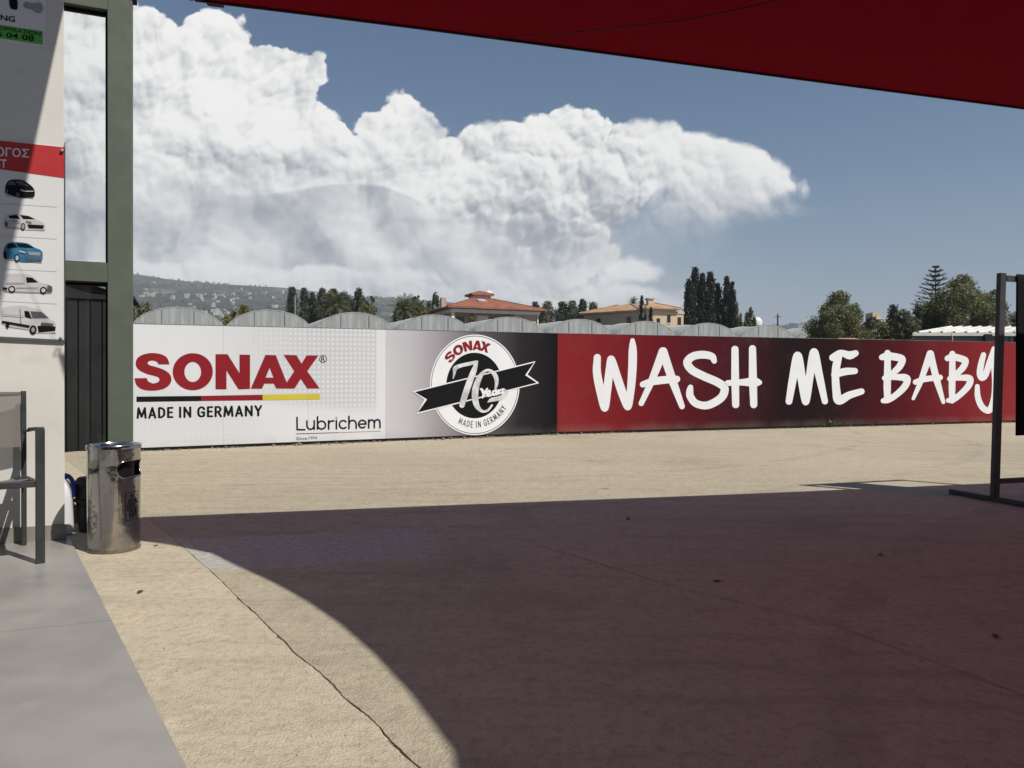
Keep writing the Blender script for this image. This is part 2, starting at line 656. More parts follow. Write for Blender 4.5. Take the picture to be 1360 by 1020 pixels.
M_bucket = pmat('black_plastic', (0.035, 0.035, 0.042), 0.5, dirt=((0.10, 0.09, 0.08), 0.3))
M_galv = pmat('galvanised_steel', (0.36, 0.38, 0.38), 0.45, metal=0.6, var=0.12, scale=4.0)
M_stone = pmat('rubble', (0.21, 0.185, 0.15), 0.9, var=0.3, scale=30.0, island=0.35)
M_dryleaf = pmat('dry_leaf', (0.07, 0.045, 0.03), 0.8, var=0.3, scale=50.0)
M_pinkwall = pmat('rosy_render', (0.50, 0.38, 0.30), 0.9, var=0.06, scale=0.7)
M_creamwall = pmat('cream_render', (0.66, 0.52, 0.37), 0.9, var=0.05, scale=0.7)
M_greywall = pmat('dull_render', (0.42, 0.36, 0.29), 0.9, var=0.05, scale=0.7)
M_roofred = pmat('red_roof_tile', (0.30, 0.112, 0.07), 0.85, var=0.22, scale=1.2, island=0.25)
M_rooftan = pmat('tan_roof_tile', (0.45, 0.28, 0.17), 0.85, var=0.22, scale=1.2, island=0.25)
M_fascia = pmat('white_fascia', (0.78, 0.77, 0.74), 0.6, var=0.04)
M_darkwin = pmat('window_glass_dark', (0.02, 0.022, 0.025), 0.12, var=0.1, spec=0.6)
M_farwhite = pmat('far_white_render', (0.52, 0.49, 0.44), 0.9, var=0.12, scale=0.02)
M_farroof = pmat('far_roof', (0.38, 0.17, 0.10), 0.9, var=0.2, scale=0.02)
M_whiteroof = pmat('white_roof_sheet', (0.80, 0.78, 0.72), 0.45, var=0.05, scale=1.0, dirt=((0.5, 0.45, 0.36), 0.3))
M_shedwall = pmat('grey_shed_sheet', (0.24, 0.245, 0.25), 0.6, var=0.08, scale=1.0)
M_bark = pmat('bark', (0.09, 0.07, 0.05), 0.9, var=0.3, scale=6.0, bmp=0.4, bscale=20.0)
M_palmbark = pmat('palm_bark', (0.12, 0.09, 0.06), 0.9, var=0.3, scale=8.0)


def leaf_mat(name, c, isl=0.45, rough=0.55):
    m, b = newmat(name)
    c = scaled(c, 0.85)
    p = coords()
    g = E(E.nt.nodes.new('ShaderNodeNewGeometry').outputs['Random Per Island'])
    n = noise(p, 0.9, 4.0, 0.6)
    col = mixc(g, scaled(c, 1 - isl), scaled(c, 1 + isl))
    col = mixc(sstep(n, 0.35, 0.7) * 0.5, col, (c[0] * 1.35, c[1] * 1.2, c[2] * 0.8))
    E.put(col, b.inputs['Base Color'])
    b.inputs['Roughness'].default_value = rough
    b.inputs['Specular IOR Level'].default_value = 0.25
    tr = E.nt.nodes.new('ShaderNodeBsdfTranslucent')
    E.put(mixc(0.5, col, (c[0] * 1.2, c[1] * 1.5, c[2] * 0.4)), tr.inputs['Color'])
    mx = E.nt.nodes.new('ShaderNodeMixShader')
    mx.inputs[0].default_value = 0.25
    E.nt.links.new(b.outputs[0], mx.inputs[1])
    E.nt.links.new(tr.outputs[0], mx.inputs[2])
    E.nt.links.new(mx.outputs[0], E.nt.nodes['Material Output'].inputs['Surface'])
    return m


L_olive = leaf_mat('olive_leaf', (0.175, 0.180, 0.110))
L_olive2 = leaf_mat('grey_olive_leaf', (0.145, 0.155, 0.10))
L_dark = leaf_mat('casuarina_leaf', (0.085, 0.095, 0.066))
L_cyp = leaf_mat('cypress_leaf', (0.026, 0.035, 0.025), 0.4)
L_citrus = leaf_mat('citrus_leaf', (0.17, 0.15, 0.045), 0.6)
L_palm = leaf_mat('palm_leaf', (0.115, 0.125, 0.065))
L_pine = leaf_mat('pine_leaf', (0.030, 0.040, 0.028), 0.35)
L_weed = leaf_mat('weed_leaf', (0.09, 0.13, 0.03), 0.5)
L_hedge = leaf_mat('hedge_leaf', (0.07, 0.08, 0.05), 0.5)


def sail_mat():
    m, b = newmat('red_sail_cloth')
    p = coords()
    n = noise(p, 1.2, 5.0, 0.5)
    wv = noise(vm('MULTIPLY', p, (1.0, 14.0, 1.0)), 6.0, 3.0, 0.5)
    c = mixc(sstep(n, 0.3, 0.7), (0.10, 0.0012, 0.0034), (0.12, 0.0015, 0.0042))
    E.put(c, b.inputs['Base Color'])
    b.inputs['Roughness'].default_value = 0.75
    b.inputs['Specular IOR Level'].default_value = 0.02
    tr = E.nt.nodes.new('ShaderNodeBsdfTranslucent')
    E.put(mixc(sstep(wv, 0.3, 0.7), (0.055, 0.0004, 0.0018), (0.078, 0.0006, 0.0022)), tr.inputs['Color'])
    mx = E.nt.nodes.new('ShaderNodeMixShader')
    mx.inputs[0].default_value = 0.42
    E.nt.links.new(b.outputs[0], mx.inputs[1])
    E.nt.links.new(tr.outputs[0], mx.inputs[2])
    # knitted shade cloth: a little sunlight slips straight through the red mesh
    tp = E.nt.nodes.new('ShaderNodeBsdfTransparent')
    tp.inputs['Color'].default_value = (0.62, 0.035, 0.05, 1)
    mt = E.nt.nodes.new('ShaderNodeMixShader')
    mt.inputs[0].default_value = 0.085
    E.nt.links.new(mx.outputs[0], mt.inputs[1])
    E.nt.links.new(tp.outputs[0], mt.inputs[2])
    E.nt.links.new(mt.outputs[0], E.nt.nodes['Material Output'].inputs['Surface'])
    return m


M_sail = sail_mat()
M_hem = pmat('sail_hem', (0.035, 0.003, 0.005), 0.8)


def sheet_mat(name, c, t):
    """milky greenhouse film"""
    m, b = newmat(name)
    c = scaled(c, ALB)
    p = coords()
    n = noise(vm('MULTIPLY', p, (1.0, 1.0, 0.12)), 2.6, 5.0, 0.6)
    n2 = noise(p, 0.5, 4.0, 0.5)
    col = mixc(sstep(n, 0.38, 0.66), scaled(c, 0.80), scaled(c, 1.10))
    col = mixc(sstep(n2, 0.4, 0.7) * 0.4, col, scaled(c, 0.85))
    E.put(col, b.inputs['Base Color'])
    b.inputs['Roughness'].default_value = 0.5
    b.inputs['Specular IOR Level'].default_value = 0.3
    bump(b, n, 0.6, 0.05)
    tr = E.nt.nodes.new('ShaderNodeBsdfTranslucent')
    E.put(col, tr.inputs['Color'])
    mx = E.nt.nodes.new('ShaderNodeMixShader')
    mx.inputs[0].default_value = t
    E.nt.links.new(b.outputs[0], mx.inputs[1])
    E.nt.links.new(tr.outputs[0], mx.inputs[2])
    E.nt.links.new(mx.outputs[0], E.nt.nodes['Material Output'].inputs['Surface'])
    return m


M_film = sheet_mat('greenhouse_film', (0.61, 0.645, 0.645), 0.30)
M_filmroof = sheet_mat('greenhouse_roof_film', (0.62, 0.64, 0.62), 0.25)


def steel_mat():
    m, b = newmat('scuffed_stainless')
    p = coords()
    n = noise(vm('MULTIPLY', p, (1.0, 1.0, 0.15)), 14.0, 5.0, 0.6)
    s = noise(p, 60.0, 6.0, 0.7)
    x, y, z = sep(p)
    low = sstep(z, 0.16, 0.0)
    E.put(mixc(sstep(n, 0.4, 0.7) * 0.4 + low * 0.35, (0.50, 0.485, 0.455), (0.30, 0.285, 0.255)), b.inputs['Base Color'])
    b.inputs['Metallic'].default_value = 1.0
    E.put(sstep(n, 0.3, 0.75, 0.10, 0.20) + sstep(s, 0.5, 0.8) * 0.12 + low * 0.15, b.inputs['Roughness'])
    bump(b, noise(p, 7.0, 3.0, 0.5), 0.35, 0.02)
    return m


M_steel = steel_mat()


def sling_mat():
    m, b = newmat('grey_mesh_sling')
    p = coords()
    x, y, z = sep(p)
    w = E.m('SINE', x * 900.0) * E.m('SINE', z * 900.0)
    E.put(mixc(sstep(w, -0.5, 0.5), (0.12, 0.112, 0.10), (0.19, 0.178, 0.162)), b.inputs['Base Color'])
    b.inputs['Roughness'].default_value = 0.8
    tr = E.nt.nodes.new('ShaderNodeBsdfTransparent')
    mx = E.nt.nodes.new('ShaderNodeMixShader')
    mx.inputs[0].default_value = 0.16
    E.nt.links.new(b.outputs[0], mx.inputs[1])
    E.nt.links.new(tr.outputs[0], mx.inputs[2])
    E.nt.links.new(mx.outputs[0], E.nt.nodes['Material Output'].inputs['Surface'])
    return m


M_sling = sling_mat()


def glass_mat():
    m, b = newmat('window_glass')
    tr = E.nt.nodes.new('ShaderNodeBsdfTransparent')
    tr.inputs['Color'].default_value = (0.975, 0.98, 0.978, 1)
    gl = E.nt.nodes.new('ShaderNodeBsdfGlossy')
    gl.inputs['Roughness'].default_value = 0.02
    mx = E.nt.nodes.new('ShaderNodeMixShader')
    mx.inputs[0].default_value = 0.02
    E.nt.links.new(tr.outputs[0], mx.inputs[1])
    E.nt.links.new(gl.outputs[0], mx.inputs[2])
    E.nt.links.new(mx.outputs[0], E.nt.nodes['Material Output'].inputs['Surface'])
    return m


M_glass = glass_mat()


def uvcoord():
    n = E.nt.nodes.new('ShaderNodeUVMap')
    n.uv_map = 'UVMap'
    return E(n.outputs[0])


def banner_mat(name, stops, dots=False):
    """printed board: ink gradient along the board and, on the white one, a halftone"""
    m, b = newmat(name)
    uv = uvcoord()
    u, v, _ = sep(uv)
    c = ramp(u, stops)
    if dots:
        # halftone of pale squares on light grey, strongest top right
        k = 0.068
        fu = E.m('FRACT', u * (3.5 / k)) - 0.5
        fv = E.m('FRACT', v * (1.62 / k)) - 0.5
        dd = E.m('MAXIMUM', E.m('ABSOLUTE', fu), E.m('ABSOLUTE', fv))
        grey1 = sstep(u, 0.14, 0.75) * sstep(v - u * 0.8, -0.62, -0.40) * sstep(u, 0.962, 0.955) * sstep(v + u * 0.22, 0.40, 0.52)
        grey2 = sstep(v + u * 0.6, 0.60, 0.50) * sstep(u, 0.62, 0.35) * 0.35
        g = E.m('MAXIMUM', grey1 * 0.85, grey2)
        sz = sstep(u, 0.1, 0.95, 0.20, 0.30)
        dot = sstep(dd, sz, sz - 0.05)
        base = mixc(g, (0.73, 0.75, 0.785), (0.57, 0.585, 0.62))
        c = mixc(dot * g, base, (0.75, 0.77, 0.805))
    sk = noise(coords(), 1.6, 6.0, 0.65)
    c = mixc(sstep(sk, 0.5, 0.8) * 0.07, c, (0.30, 0.28, 0.25))
    low = sstep(v, 0.10, 0.0) * sstep(sk, 0.3, 0.6)
    c = mixc(low * 0.16, c, (0.30, 0.27, 0.22))
    E.put(vm('SCALE', c, ALB), b.inputs['Base Color'])
    b.inputs['Roughness'].default_value = 0.5
    b.inputs['Specular IOR Level'].default_value = 0.06
    # the vinyl ripples slightly over the boards
    bump(b, noise(vm('MULTIPLY', coords(), (1.0, 1.0, 0.3)), 0.9, 2.0, 0.5), 0.15, 0.03)
    return m


WHITE_P = (0.73, 0.75, 0.785)
M_ban_white = banner_mat('banner_white_print', [(0, WHITE_P), (1, WHITE_P)], True)
M_ban_fade = banner_mat('banner_fade_print', [(0, (0.60, 0.60, 0.63)), (0.12, (0.53, 0.52, 0.56)), (0.30, (0.33, 0.315, 0.345)),
                                              (0.52, (0.105, 0.095, 0.11)), (0.76, (0.028, 0.025, 0.030)), (1.0, (0.009, 0.009, 0.010))])
M_ban_red = banner_mat('banner_red_print', [(0, (0.25, 0.022, 0.026)), (0.105, (0.19, 0.015, 0.020)), (0.206, (0.105, 0.010, 0.016)),
                                            (0.32, (0.055, 0.011, 0.017)), (0.414, (0.017, 0.009, 0.012)), (0.51, (0.020, 0.009, 0.011)),
                                            (0.68, (0.085, 0.010, 0.015)), (0.876, (0.22, 0.020, 0.025)), (1.0, (0.26, 0.028, 0.032))])


def hill_mat():
    m, b = newmat('scrub_hillside')
    p = worldpos()
    a = noise(p, 0.010, 6.0, 0.6)
    t = noise(p, 0.055, 4.0, 0.7)
    f = voro(vm('MULTIPLY', p, (1.0, 0.5, 1.0)), 0.011, 0.0)
    c = mixc(sstep(a, 0.40, 0.60), (0.045, 0.052, 0.038), (0.095, 0.092, 0.065))
    c = mixc(sstep(f, 0.28, 0.22) * 0.7, c, (0.22, 0.205, 0.155))
    c = mixc(sstep(t, 0.46, 0.56) * 0.85, c, (0.022, 0.030, 0.020))
    E.put(vm('SCALE', c, ALB), b.inputs['Base Color'])
    b.inputs['Roughness'].default_value = 1.0
    b.inputs['Specular IOR Level'].default_value = 0.0
    return m


M_hill = hill_mat()

# ----------------------------------------------------------------------------
# the setting: ground, hills, yard, terrace
# ----------------------------------------------------------------------------
UP = Vector((0, 0, 1))


def flat(v):
    return Vector((v.x, v.y, 0.0))


FA, FB, FC = ground(176, 599.5), ground(740, 577), ground(1360, 560.5)     # foot of the banner fence
FT1 = flat(FB - FA).normalized()
FT2 = flat(FC - FB).normalized()
FN1 = FT1.cross(UP)
FN2 = FT2.cross(UP)            # towards the yard
FL = FA - FT1 * 0.05           # left end, behind the green post
FR = FC + FT2 * 4.0            # runs on beyond the picture

K = ground(86, 719)            # outer corner of the white building
WD = Vector((0.92, 0.39, 0)).normalized()        # along its front wall
WN = WD.cross(UP)                                # out of the wall, to the terrace
WQ = Vector((-0.60, 0.80, 0)).normalized()       # square end of the wall

# wide ground sheet
gm = MB()
n = 96
gm.add([(0, 300, -0.06)] + [(6000 * math.cos(2 * math.pi * i / n), 300 + 6000 * math.sin(2 * math.pi * i / n), -0.06) for i in range(n)],
       [(0, i + 1, (i + 1) % n + 1) for i in range(n)])
tag(gm.build('ground', M_field), kind='structure')

# hills: ridge line measured against the sky, falling towards the plain
RIDGE = [(-500, 352), (0, 364), (176, 370), (205, 372), (235, 376), (300, 383), (360, 388), (420, 394), (480, 397), (520, 398), (560, 402),
         (640, 410), (720, 417), (800, 421), (900, 426), (1000, 431), (1100, 431), (1360, 433), (2000, 440)]


def ridge_tan(px):
    for (a, ya), (b, yb) in zip(RIDGE, RIDGE[1:]):
        if a <= px <= b:
            y = ya + (yb - ya) * (px - a) / (b - a)
            break
    else:
        y = RIDGE[0][1] if px < RIDGE[0][0] else RIDGE[-1][1]
    return (499 - y) / FOCAL


HILL_R = 2300.0


def hill_z(X, Y):
    """height of the far terrain (distance measured along the view)"""
    px = 680 + FOCAL * X / Y
    t = min(1.0, max(0.0, (Y - 420.0) / (HILL_R - 420.0)))
    s = t * t * (3 - 2 * t)
    s = 0.55 * t + 0.45 * s
    z = ridge_tan(px) * HILL_R * s
    if Y > HILL_R:
        z *= max(0.0, 1 - ((Y - HILL_R) / 1600.0) ** 2)
    z += (math.sin(X * 0.011 + Y * 0.004) + math.sin(X * 0.023 - Y * 0.009 + 1.3)) * 4.5 * min(1.0, t * 2) * (1 if Y <= HILL_R else 0.5)
    return z - 0.4


V, F = [], []
azs = np.linspace(-1.35, 1.9, 260)
rs = np.concatenate([np.linspace(380, 1200, 34), np.linspace(1240, 2300, 40), np.linspace(2350, 3700, 10)])
for r in rs:
    for a in azs:
        V.append((a * r, r, hill_z(a * r, r)))
na = len(azs)
for i in range(len(rs) - 1):
    for j in range(na - 1):
        F.append((i * na + j, i * na + j + 1, (i + 1) * na + j + 1, (i + 1) * na + j))
hills = np_mesh('hills', np.array(V), np.array(F), M_hill, smooth='all')
tag(hills, kind='structure')

# concrete yard: two pours with a crumbling crack between them
crack_px = [(188, 684), (210, 699), (232.5, 716), (264, 744), (289.5, 766.6), (319, 796), (351, 826), (387.5, 862), (424, 894), (456, 926),
            (497, 958), (524, 990), (554, 1017)]
crack = [ground(*p) for p in crack_px]
crack.append(crack[-1] + (crack[-1] - crack[-4]).normalized() * 3.5)
far_end = crack[0] + (crack[0] - crack[2]).normalized() * 5.2
crack.insert(0, far_end)
fine_c = []
for a, b in zip(crack, crack[1:]):
    L = (b - a).length
    k = max(1, int(L / (0.014 if L < 3 else 0.05)))
    for i in range(k):
        fine_c.append(a.lerp(b, i / k))
fine_c.append(crack[-1])
left_e, right_e = [], []
jl = jr = jm = 0.0
for i, p in enumerate(fine_c):
    d = fine_c[min(i + 1, len(fine_c) - 1)] - fine_c[max(i - 1, 0)]
    s = Vector((-d.y, d.x, 0)).normalized()
    if s.x > 0:
        s = -s
    near = max(0.0, min(1.0, (5.2 - p.y) / 2.5))
    w = (0.0006 + 0.0010 * near) * (0.22 + 1.7 * abs(math.sin(i * 0.083) * math.sin(i * 0.197 + 1.0)))
    jm = 0.86 * jm + random.gauss(0, 0.0010)
    jl = 0.6 * jl + abs(random.gauss(0, 0.0013)) * near * (4.5 if random.random() < 0.05 else 1.0)
    jr = 0.6 * jr + abs(random.gauss(0, 0.0008)) * near
    left_e.append(p + s * (w + jl + jm))
    right_e.append(p - s * (w + jr - jm))
yard_back = -6.0
sl = MB()
west = [Vector((-14, far_end.y + 2, 0)), Vector((-14, yard_back, 0))]
poly_l = [(p.x, p.y) for p in left_e] + [(fine_c[-1].x - 0.02, yard_back), (-14, yard_back), (-14, far_end.y + 3.5)]
sl.prism(poly_l[::-1], -0.05, 0.0)
strip_o = sl.build('concrete_strip', M_strip, smooth=False)
tag(strip_o, kind='structure')
sr = MB()
poly_r = [(p.x, p.y) for p in right_e] + [(fine_c[-1].x, yard_back), (26, yard_back), (26, 24.0), (FR.x, FR.y + 1.2), (FB.x, FB.y + 1.2), (FA.x, FA.y + 1.2)]
sr.prism(poly_r, -0.05, 0.0)
yard = sr.build('yard', M_slab)
# crumbs and dust fill the crack almost to the top
fl_m = MB()
cw_ = [(p, 0.02) for p in fine_c]
fv, ff = [], []
for i, p in enumerate(fine_c):
    d = fine_c[min(i + 1, len(fine_c) - 1)] - fine_c[max(i - 1, 0)]
    s = Vector((-d.y, d.x, 0)).normalized() * 0.02
    zz = -0.0035 - 0.004 * abs(math.sin(i * 0.31) * math.sin(i * 0.117))
    fv += [p + s + UP * zz, p - s + UP * zz]
for i in range(len(fine_c) - 1):
    ff.append((2 * i, 2 * i + 1, 2 * i + 3, 2 * i + 2))
fl_m.add(fv, ff)
M_crumb = pmat('crack_dust', (0.24, 0.19, 0.13), 0.95, var=0.45, scale=40.0)
fl_m.build('crack_dust', M_crumb, yard)
tag(yard, kind='structure')
M_joint = pmat('joint_sealant', (0.25, 0.22, 0.18), 0.9)
# a saw-cut joint and the edge of a patched bay, barely proud of the slab
for pts, wd in (([(655, 706), (690, 716), (913, 783), (1103, 828), (1300, 900), (1380, 930)], 0.002),
                ):
    jm_ = MB()
    g = [ground(*p, z=0.004) for p in pts]
    for a, b in zip(g, g[1:]):
        d = (b - a).normalized()
        s = Vector((-d.y, d.x, 0)) * wd
        jm_.poly([a + s, a - s, b - s, b + s])
    jm_.build('joint_sealant', M_joint, yard)
# terrace of large grey porcelain tiles
TA, TB = ground(95, 722), ground(245, 1020)
TD = flat(TB - TA).normalized()
TN = Vector((TD.y, -TD.x, 0))
if TN.x > 0:
    TN = -TN                        # into the terrace


def clip(poly, p0, n):
    out = []
    for i, a in enumerate(poly):
        b = poly[(i + 1) % len(poly)]
        da, db = (a - p0).dot(n), (b - p0).dot(n)
        if da >= 0:
            out.append(a)
        if da * db < 0:
            out.append(a.lerp(b, da / (da - db)))
    return out


terr = MB()
corner = [K + WQ * 0.02, K - WD * 8, K - WD * 8 + WN * 9, K + WD * 5 + WN * 9, K + WD * 5]
base = clip(corner, TA, TN)
terr.prism([(p.x, p.y) for p in base], -0.045, 0.008)
terrace = terr.build('terrace', M_grout)
tag(terrace, kind='structure')
g0 = ground(145, 828)
row = (g0 - K).dot(WN)              # distance wall to first joint
for r in range(5):
    for c in range(-5, 5):
        v0, v1 = r * row + 0.003, (r + 1) * row - 0.003
        u0, u1 = c * 1.8 - 1.0 + 0.002, (c + 1) * 1.8 - 1.0 - 0.002
        q = [K + WD * u + WN * v for u, v in ((u0, v0), (u1, v0), (u1, v1), (u0, v1))]
        q = clip(q, TA, TN)
        if len(q) >= 3:
            MB().prism([(p.x, p.y) for p in q], 0.0, 0.012).build('tile', M_tile, terrace)

# ----------------------------------------------------------------------------
# white building, green window frame, added shade caster
# ----------------------------------------------------------------------------
building = thing('building', 'white plastered building with grey tile skirting at the left edge', 'building', K)
wp = [K, K - WD * 8, K - WD * 8 + WQ * 0.10, K + WQ * 0.10]
MB().prism([(p.x, p.y) for p in wp][::-1], -0.05, 4.7).build('wall', M_plaster, building, bevel=0.004)
wr_ = [K - WD * 1.6 + WQ * 0.102, K - WD * 1.8 + WQ * 0.102, K - WD * 1.8 + WQ * 5, K - WD * 1.6 + WQ * 5]
MB().prism([(p.x, p.y) for p in wr_], -0.05, 4.65).build('wall', M_plaster, building)
for i in range(9):
    a = K + WN * 0.007 + UP * 0.057 - WD * (i * 0.9 + 0.001) + (WD * 0.011 if i == 0 else Vector())
    b = K + WN * 0.007 + UP * 0.057 - WD * ((i + 1) * 0.9 - 0.001)
    MB().bar(a, b, 0.012, 0.09).build('skirting_tile', M_skirt, building)

# green steel frame standing behind the corner, glazed
FD = 5.25
fp = at(176, 560, FD)
fp.z = 0.0                                    # right edge of the post
PW, PD = 0.150, 0.09
frame = thing('window_frame', 'sage green steel window frame with crossbar rising beside the white wall', 'window frame', fp)
Hf = 1 + (496 - 1) / FOCAL * FD
pc = fp - WD * PW / 2
yv = WN * (-PD / 2)
MB().box(pc + yv + UP * (Hf / 2), WD * PW / 2, WN * PD / 2, UP * Hf / 2).build('post', M_green, frame, bevel=0.004)
fl = fp - WD * 1.15                           # other jamb, against the building
zc0, zc1 = 1 + (496 - 376.5) / FOCAL * FD, 1 + (496 - 351.5) / FOCAL * FD
zt0 = 1 + (496 - 20.5) / FOCAL * FD
inner_r = fp - WD * PW
MB().bar(inner_r - WD * 0.0005 + yv * 1.02 + UP * ((zc0 + zc1) / 2), fl + yv * 1.02 + UP * ((zc0 + zc1) / 2), PD - 0.004, zc1 - zc0).build('crossbar', M_green, frame, bevel=0.003)
MB().bar(inner_r - WD * 0.0005 + yv * 1.02 + UP * ((zt0 + Hf) / 2 - 0.001), fl + yv * 1.02 + UP * ((zt0 + Hf) / 2 - 0.001), PD - 0.004, Hf - zt0).build('head_rail', M_green, frame, bevel=0.003)
MB().bar(inner_r - WD * 0.0005 + yv * 1.02 + UP * 0.05, fl + yv * 1.02 + UP * 0.05, PD - 0.004, 0.09).build('sill_rail', M_green, frame)
MB().box(fl - WD * 0.05 + yv + UP * (Hf / 2), WD * 0.05, WN * PD / 2, UP * Hf / 2).build('post', M_green, frame)
for z0, z1 in ((0.097, zc0 - 0.002), (zc1 + 0.002, zt0 - 0.002)):
    gk = MB()
    gb = yv * 2 + WN * 0.02
    gk.bar(inner_r - WD * 0.009 + gb + UP * z0, inner_r - WD * 0.009 + gb + UP * z1, 0.016, 0.028, up=WN)
    gk.bar(inner_r - WD * 0.018 + gb + UP * (z1 - 0.012), fl + gb + UP * (z1 - 0.012), 0.028, 0.022)
    gk.bar(inner_r - WD * 0.018 + gb + UP * (z0 + 0.004), fl + gb + UP * (z0 + 0.004), 0.028, 0.008)
    gk.build('gasket', M_gasket, frame)
    MB().box((inner_r + fl) / 2 + gb + UP * ((z0 + z1) / 2), WD * ((inner_r - fl).length / 2 - 0.018), WN * 0.002, UP * ((z1 - z0) / 2 - 0.012)).build('pane', M_glass, frame)
MB().box(fp + UP * (Hf + 0.012) - WD * 0.06 + yv, WD * 0.085, WN * 0.055, UP * 0.012).build('cap_plate', M_gasket, frame)

# unseen sheet added overhead: its slanting edge throws the shade on the wall
S1 = on_plane(87, 2, K, WN)
S2 = on_plane(0, 408, K, WN)
c1 = S1 + SUN * 1.35
c2 = S2 + SUN * 3.6
ed = (c2 - c1)
c0 = c1 - ed * 0.5
c3 = c1 + ed * 1.25
back = Vector((-3.2, 0.6, 0.25))
M_shade_caster = pmat('shade_caster_sheet', (0.45, 0.45, 0.44), 0.7)
shade_caster = thing('shade_caster', 'added unseen sheet overhead that throws the slanting shade on the wall', 'shade_caster', flat(c1))
MB().slab([c0, c3, c3 + back, c0 + back], UP * 0.04).build('roof_sheet', M_shade_caster, shade_caster)
for q in (c0.lerp(c3, 0.1), c0.lerp(c3, 0.9)):
    MB().bar(q + UP * 0.06, q + back + UP * 0.06, 0.05, 0.04).build('caster_bar', M_galv, shade_caster)

# ----------------------------------------------------------------------------
# red shade sail
# ----------------------------------------------------------------------------
SZ = 2.8
TS = SZ / SUN.z


def sail_over(px, py, z=SZ):
    """point of the sail whose shadow falls at this spot of the yard"""
    return ground(px, py) + SUN * (z / SUN.z)


far = [sail_over(*p) for p in [(190, 687, 2.80), (420, 678, 2.79), (700, 667, 2.775), (1000, 655.5, 2.755), (1360, 640, 2.735)]]
near = [sail_over(*p) for p in [(240, 725), (310, 749), (380, 781), (440, 819), (480, 851), (522, 893), (560, 938), (587, 980), (607, 1020)]]
fd = (far[0] - far[1]).normalized()
tip = far[0] + fd * 0.9
tip.z = SZ
R_c = far[-1] + (far[-1] - far[-2]).normalized() * 4.2
Q_c = Vector((near[-1].x + 0.20, -4.0, SZ))
S_c = Vector((R_c.x + 0.6, -4.6, SZ))  # corner added out of view so the sail blocks more sky


def spline(pts, n):
    """Catmull-Rom through the points, n samples evenly by chord"""
    P = [Vector(p) for p in pts]
    P = [P[0] * 2 - P[1]] + P + [P[-1] * 2 - P[-2]]
    out, cum = [], [0.0]
    dense = []
    for i in range(1, len(P) - 2):
        for k in range(24):
            t = k / 24
            a, b, c, d = P[i - 1], P[i], P[i + 1], P[i + 2]
            dense.append(0.5 * ((2 * b) + (c - a) * t + (2 * a - 5 * b + 4 * c - d) * t * t + (3 * b - a - 3 * c + d) * t ** 3))
    dense.append(P[-2])
    for a, b in zip(dense, dense[1:]):
        cum.append(cum[-1] + (b - a).length)
    j = 0
    for i in range(n):
        s = cum[-1] * i / (n - 1)
        while j < len(cum) - 2 and cum[j + 1] < s:
            j += 1
        f = (s - cum[j]) / max(1e-9, cum[j + 1] - cum[j])
        out.append(dense[j].lerp(dense[j + 1], min(1.0, f)))
    return out


NS = 49
e_far = spline([tip] + far + [R_c], NS // 2 + 1) + spline([R_c, R_c.lerp(S_c, 0.5) + Vector((-0.35, 0, 0)), S_c], NS // 2 + 1)[1:]
e_near = spline([tip] + near + [near[-1] + Vector((0.16, -1.1, 0)), near[-1] + Vector((0.22, -2.6, 0)), Q_c], NS // 2 + 1) + spline([Q_c, Q_c.lerp(S_c, 0.5) + Vector((0, 0.3, 0)), S_c], NS // 2 + 1)[1:]
sail = thing('shade_sail', 'deep red shade sail stretched overhead across the top right', 'shade sail', flat(tip))
sv, sf = [], []
NC = 25
for i in range(NS):
    for j in range(NC):
        t = j / (NC - 1)
        p = e_far[i].lerp(e_near[i], t)
        sag = -0.10 * math.sin(math.pi * t) * min(1.0, i / 12.0) * min(1.0, (NS - 1 - i) / 12.0)
        sv.append(p + UP * sag)
for i in range(NS - 1):
    for j in range(NC - 1):
        a = i * NC + j
        sf.append((a, a + 1, a + NC + 1, a + NC))
sm = MB()
sm.add(sv, sf)
cloth = sm.build('cloth', M_sail, sail, smooth='all')
for e in (e_far, e_near):
    MB().tube([p - UP * 0.006 for p in e], 0.008, 6).build('hem', M_hem, sail, smooth='all')
# stitched seam curving across the cloth
zs = SZ - 0.012
seam = [on_plane(px, py, Vector((0, 0, zs)), UP) for px, py in [(640, 49), (690, 44), (760, 34), (850, 17), (950, -3), (1060, -30), (1200, -80), (1400, -190)]]
ss = spline(seam, 40)
sm = MB()
for a, b in zip(ss, ss[1:]):
    d = (b - a).normalized()
    s = Vector((-d.y, d.x, 0)) * 0.004
    za = -0.075 * min(1, max(0, (ss.index(a)) / 16.0))
    zb = -0.075 * min(1, max(0, (ss.index(b)) / 16.0))
    sm.slab([a + s + UP * za, a - s + UP * za, b - s + UP * zb, b + s + UP * zb], -UP * 0.003)
sm.build('seam', M_hem, sail)
MB().lathe(tip + Vector((-0.02, 0, 0)), [(0.015, -0.004), (0.019, 0.0), (0.015, 0.004), (0.011, 0.0), (0.015, -0.004)], 20).build('corner_ring', M_galv, sail)
MB().box(at(286, 5.5, 3.77), Vector((0.035, 0.01, 0)), Vector((0, 0.012, 0)), UP * 0.008).build('webbing', M_hem, sail)
wire_end = K - WD * 0.3 + UP * 3.3
MB().tube([tip, tip + Vector((-0.35, -0.05, 0.55))], 0.0016, 6).build('cable', M_galv, sail)
